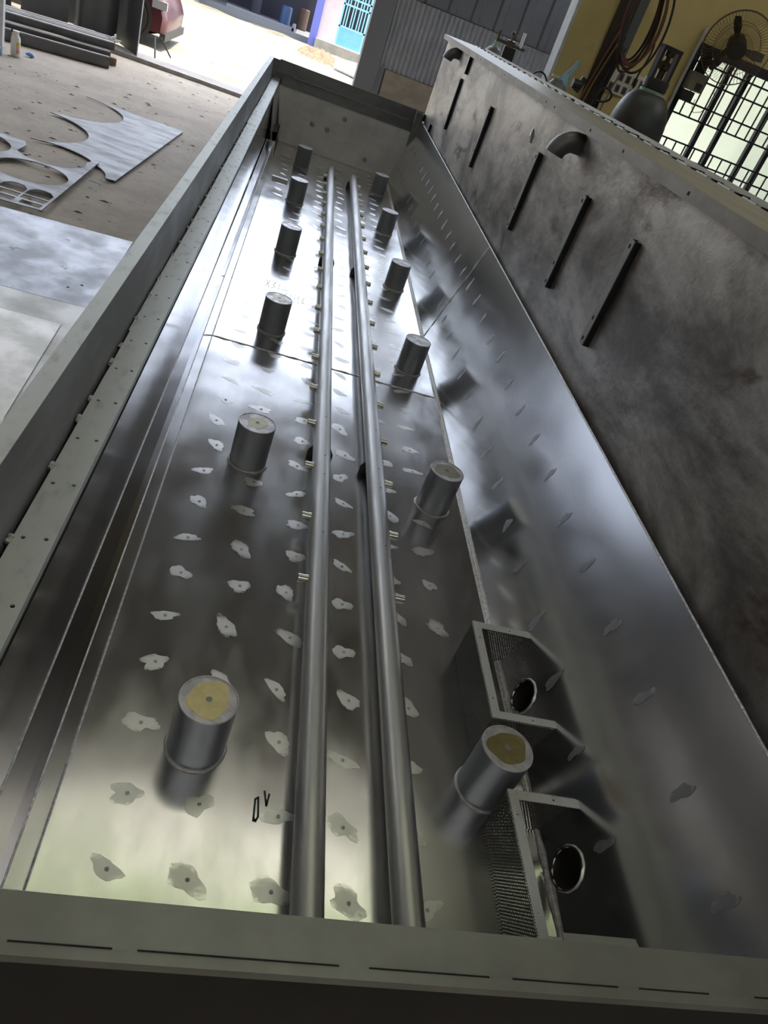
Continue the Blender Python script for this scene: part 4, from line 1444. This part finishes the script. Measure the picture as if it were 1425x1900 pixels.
o = MB().box((-2.5, .02, .155), (.05, .34, .222), f_).build('steel_channel', 'beam_grey')
tag(o, 'wide dark beam under the flat bars of the stack', 'steel beam')
f_ = sfr(0, .30, 0)
o = MB().box((-2.5, .10, .0), (-2.38, .36, .154), f_).build('timber_block', 'timber')
tag(o, 'timber bearer under the far end of the beam stack', 'timber')
for i in range(4):
    f_ = sfr(.02 + .03 * i, .40 + .05 * i, .24)
    pts = [f_ @ Vector((.03 * math.sin(t * 2 + i) + .05 * t, .0, .07 * t - .03 * t * t)) for t in [j / 6 for j in range(7)]]
    o = MB().tube(pts, [.009, .010, .009, .008, .007, .006, .003], 6).build('curled_strip', 'weld')
    tag(o, 'bright curled metal strip sticking up at the end of the beam stack', 'metal strip', 'curled strips at the stack end')

# sheets standing upright by the doorway
def standing(pa, pb, z1, name, label, t=.006, mt='stand_sheet'):
    a, b = Vector((*pa, ZG)), Vector((*pb, ZG))
    d = (b - a).normalized()
    n = Vector((-d.y, d.x, 0)) * t
    mb = MB().rings([[Vector((p.x, p.y, z)) for p in (a, b, b + n, a + n)] for z in (ZG, z1)])
    o_ = mb.build(name, mt)
    tag(o_, label, 'steel sheet')
    return o_


st = standing((-2.520, 11.84), (-2.172, 11.27), .75, 'standing_sheet', 'upright grey steel sheet beside the red car, at the doorway edge')
MB().box((-2.176, 11.255, ZG), (-2.166, 11.275, .75)).build('bright_edge', 'white_post', st)
# rolled sheet (open cylinder segment)
mb = MB()
rg0, rg1 = [], []
for i in range(15):
    a = math.radians(200 + 130 * i / 14)
    rg0.append((-2.80 + .30 * math.cos(a), 11.86 + .30 * math.sin(a)))
rings = []
for (x_, y_) in rg0:
    d = Vector((x_ + 2.80, y_ - 11.86, 0)).normalized() * .005
    rings.append([(x_, y_, ZG + .0), (x_, y_, .70), (x_ - d.x, y_ - d.y, .70), (x_ - d.x, y_ - d.y, ZG)])
mb.rings(rings)
o = mb.build('rolled_sheet', 'stand_sheet', None, True, None, .5)
tag(o, 'curved rolled steel sheet standing between the flat upright sheets', 'steel sheet')
standing((-3.62, 11.40), (-3.13, 11.66), .80, 'standing_sheet', 'dark upright steel sheet behind the beam stack')
standing((-4.15, 11.22), (-3.70, 11.30), .80, 'standing_sheet', 'dark upright steel sheet at the far edge of the beam stack')
standing((-4.30, 12.02), (-2.42, 12.05), .72, 'standing_sheet', 'large dark upright sheet standing behind all the other sheets')
# hanging strap with rounded end
mb = MB()
pts = [(-.05, .62), (-.05, .05)] + [(.05 * math.cos(math.radians(a)), .05 + .05 * math.sin(math.radians(a))) for a in range(200, 341, 20)] + [(.05, .05), (.05, .62)]
mb.plate(pts, [], .008, ident((-3.165, 10.75, -.02), (1, 0, 0), (0, 0, 1), (0, -1, 0)))
tag(mb.build('steel_strap', 'beam_light'), 'light flat steel strap with a rounded end hanging above the stack', 'steel strap')
mb = MB().box((-3.42, 10.90, .02), (-3.18, 10.91, .60))
tag(mb.build('grey_panel', 'sheet_steel'), 'light grey panel behind the rounded strap', 'panel')
mb = MB().box((-4.05, 10.95, -.18), (-3.72, 10.96, .60))
tag(mb.build('grey_panel', 'beam_light'), 'grey panel leaning at the dark end of the beam stack', 'panel')

# ================================================================== OUTSIDE
# red car, only its corner shows
car = empty('car', (-4.0, 13.2, ZG), 'dark red car parked outside the doorway, wheel and corner showing', 'car')
pr = [(-2.09, -.22), (-2.08, -.02), (-2.13, .10), (-2.20, .22), (-2.60, .36), (-3.05, .42), (-3.62, .86), (-4.9, .90), (-5.55, .52), (-5.72, .40), (-5.76, .05), (-5.70, -.22)]
yc0, yc1 = 12.55, 14.15
mb = MB()
cen = Vector((-3.9, 0, .1))
ringsc = []
for k_, y in enumerate((yc0 + .0, yc0 + .06, yc0 + .18, yc1 - .18, yc1 - .06, yc1)):
    s_ = (.965, .985, 1.0, 1.0, .985, .965)[k_]
    dz_ = (0, 0, 0, 0, 0, 0)[k_]
    ringsc.append([(cen.x + (x_ - cen.x) * s_, y, cen.z + (z_ - cen.z) * (s_ if z_ > .45 else 1)) for x_, z_ in pr])
mb.rings(ringsc)
mb.build('body', 'car_red', car, True, None, .5)
for wx in (-2.62, -5.05):
    for wy, s_ in ((yc0 - .012, 1), (yc1 + .012, -1)):
        def wp(r, a, w):
            return (wx + r * math.cos(a), wy + w * s_, ZG + .29 + r * math.sin(a))
        mb = MB()
        mb.rings([[wp(r, 2 * math.pi * j / 28, w) for j in range(28)] for r, w in ((.20, -.004), (.27, -.008), (.29, .02), (.29, .17), (.2, .18))])
        wh = mb.build('wheel', 'rubber', car, True)
        MB().rings([[wp(r, 2 * math.pi * j / 24, w) for j in range(24)] for r, w in ((.205, -.006), (.19, .012), (.06, .004), (.05, -.004))]).build('wheel_rim', 'alloy', wh, True)
        MB().rings([[wp(r, 2 * math.pi * j / 28, w) for j in range(28)] for r, w in ((.345, -.003), (.345, .02), (.30, .02), (.30, -.003), (.345, -.003))], True, False, False).build('wheel_arch', 'car_black', car, True)
MB().box((-2.30, yc0 - .006, .07), (-2.10, yc0 + .05, .17)).build('headlamp', 'lamp_glass', car)
MB().box((-2.15, yc0 - .008, -.30), (-2.075, yc1, -.20)).build('bumper', 'car_black', car)
MB().box((-3.55, yc0 + .02, .44), (-4.85, yc0 + .03, .82)).build('side_window', 'car_black', car)
# rods propped by the car (motorbike stand)
for i, (a, b) in enumerate((((-2.02, 11.66), (-2.10, 11.95)), ((-1.90, 12.15), (-2.04, 12.05)))):
    o = MB().tube([(*a, ZG), (*b, ZG + .20)], .010, 8).build('prop_rod', 'rubber')
    tag(o, ['thin black rod propped on the threshold beside the red car', 'second thin rod crossing behind the propped rod by the car'][i], 'rod')

# far wall with blue door
OY = 24.0
ow = MB()
fr = ident((0, OY, 0), (1, 0, 0), (0, 0, 1), (0, -1, 0))
ow.plate([(-.10, ZG - .3), (6.0, ZG - .3), (6.0, 2.4), (-.10, 2.4)], [[(.385, -.35), (.385, 1.75), (1.75, 1.75), (1.75, -.35)]], .25, fr)
owo = struct(ow.build('wall_street', 'pink_wall'), 'sunlit pale pink wall across the yard')
MB().box((-.30, OY - .08, ZG - .3), (-.10, OY + .25, 2.4)).build('corner_pillar', 'blue_pillar', owo)
struct(MB().box((-.12, OY - .28, ZG - .35), (6.0, OY, -.352)).build('trim_3', 'plinth'), 'concrete step below the blue door')
dr = struct(MB().box((.395, OY + .06, -.345), (1.135, OY + .09, .105)).build('door_1', 'blue_door'), 'blue sheet metal door with an upper grille')
MB().box((1.150, OY + .06, -.345), (1.74, OY + .09, .105)).build('door_leaf', 'blue_door', dr)
for z in (.10, .62, .78):
    MB().box((.395, OY + .055, z - .02), (1.74, OY + .085, z + .02)).build('rail', 'blue_bar', dr)
for x_ in (.41, 1.11, 1.17, 1.72):
    MB().box((x_ - .025, OY + .055, -.345), (x_ + .025, OY + .09, 1.75)).build('stile', 'blue_bar', dr)
for x_ in (.50, .57, .68, .75, .86, .93, 1.02, 1.30, 1.42, 1.54, 1.66):
    MB().box((x_ - .015, OY + .06, .105), (x_ + .015, OY + .08, 1.75)).build('grille_bar', 'blue_bar', dr)
MB().box((1.20, OY + .04, .48), (1.30, OY + .06, .66)).build('lock_plate', 'blue_bar', dr)
MB().box((.30, OY + .6, -.35), (2.0, OY + .62, 2.0)).build('dark_room', 'shop_dark', owo)
# shaded shop left of the pink wall
shop = MB()
shop.box((-3.4, OY + 2.3, ZG - .3), (-.30, OY + 2.5, 1.9)).box((-3.4, OY - .1, 1.9), (-.10, OY + 2.5, 2.0)).box((-3.4, OY, ZG), (-3.3, OY + 2.4, 1.9))
struct(shop.build('wall_shop', 'shop_dark'), 'dark recessed shop front beyond the yard')
struct(MB().box((-14, OY - .3, ZG - .5), (-3.4, OY, 1.4)).build('wall_yard', 'cream_wall'), 'pale sunlit wall further along the yard')
struct(MB().box((-3.3, OY + .3, ZG - .4), (-.30, OY + 2.3, ZG - .06)).build('trim_4', 'pavement'), 'shaded grey pavement in front of the shop')
rb = MB().box((-2.6, OY + .42, ZG - .06), (-.75, OY + .52, ZG + .02)).box((-.80, OY + .42, ZG - .06), (-.72, OY + .95, ZG + .10))
tag(rb.build('steel_rail', 'dark_post'), 'dark steel rail lying on the shaded pavement', 'rail')
for i, (x_, z_, mt) in enumerate(((-.85, -.10, 'blue_drum'), (-1.55, .10, 'shop_dark'), (-.48, -.05, 'rust_drum'))):
    f_ = MB().lathe([(.13, ZG - .06), (.15, ZG - .04), (.15, z_ - .02), (.15, z_ + .1), (.13, z_ + .12)], (x_ * 1.25, OY + 1.2 + .4 * i, 0), 14).build('drum', mt, None, True)
    tag(f_, ['blue drum in the shaded shop front', 'dark drum in the shaded shop front', 'rusty brown drum in the shaded shop front by the blue pillar'][i], 'drum')
# white pipe length and heap of soil
pv = MB().pipe([(.45, 19.15, yard_z(.45, 19.15) + .125), (1.15, 18.95, yard_z(1.15, 18.95) + .125)], .115, .01, 24)
tag(pv.build('white_pipe', 'pvc_white', None, True, None, .8), 'short length of wide white pipe lying on the yard by the step', 'pipe')
def soil(x, y):
    d = ((x - .05) / .55) ** 2 + ((y - 21.6) / 1.6) ** 2
    h = .14 * max(0, 1 - d) ** .8
    q = math.sin(x * 23 + y * 11) * math.sin(x * 13 - y * 17)
    return (x, y, yard_z(x, y) - .02 + h * (1 + .25 * q) + (.012 * q if d < 1 else -.03))
so = grid_sheet(-.55, .65, 19.9, 23.3, 40, 60, soil).build('soil_heap', 'soil')
so['kind'] = 'stuff'
tag(so, 'low heap of dug soil in the yard before the pink wall', 'soil')

# dirt flecks and chips on the workshop floor
q = random.Random(99)
mb = MB()
for i in range(420):
    x_, y_ = q.uniform(-3.4, -.40), q.uniform(3.7, 10.8)
    if y_ > 8.9 and x_ < -1.9:
        continue
    r_ = q.choice((.004, .006, .008, .012, .016))
    a0 = q.uniform(0, 6.28)
    n = 5
    z_ = gfn(x_, y_)[2]
    o_ = len(mb.v)
    mb.v += [(x_ + r_ * (1 + q.uniform(-.4, .6)) * math.cos(a0 + 2 * math.pi * j / n) * 1.6, y_ + r_ * math.sin(a0 + 2 * math.pi * j / n), z_ + .001) for j in range(n)]
    mb.v.append((x_, y_, z_ + .001 + r_ * .5))
    mb.f += [(o_ + j, o_ + (j + 1) % n, o_ + n) for j in range(n)]
fd = mb.build('floor_dirt', 'dirt', None)
fd['kind'] = 'stuff'
tag(fd, 'dark dirt flecks and chips scattered over the workshop floor', 'dirt')
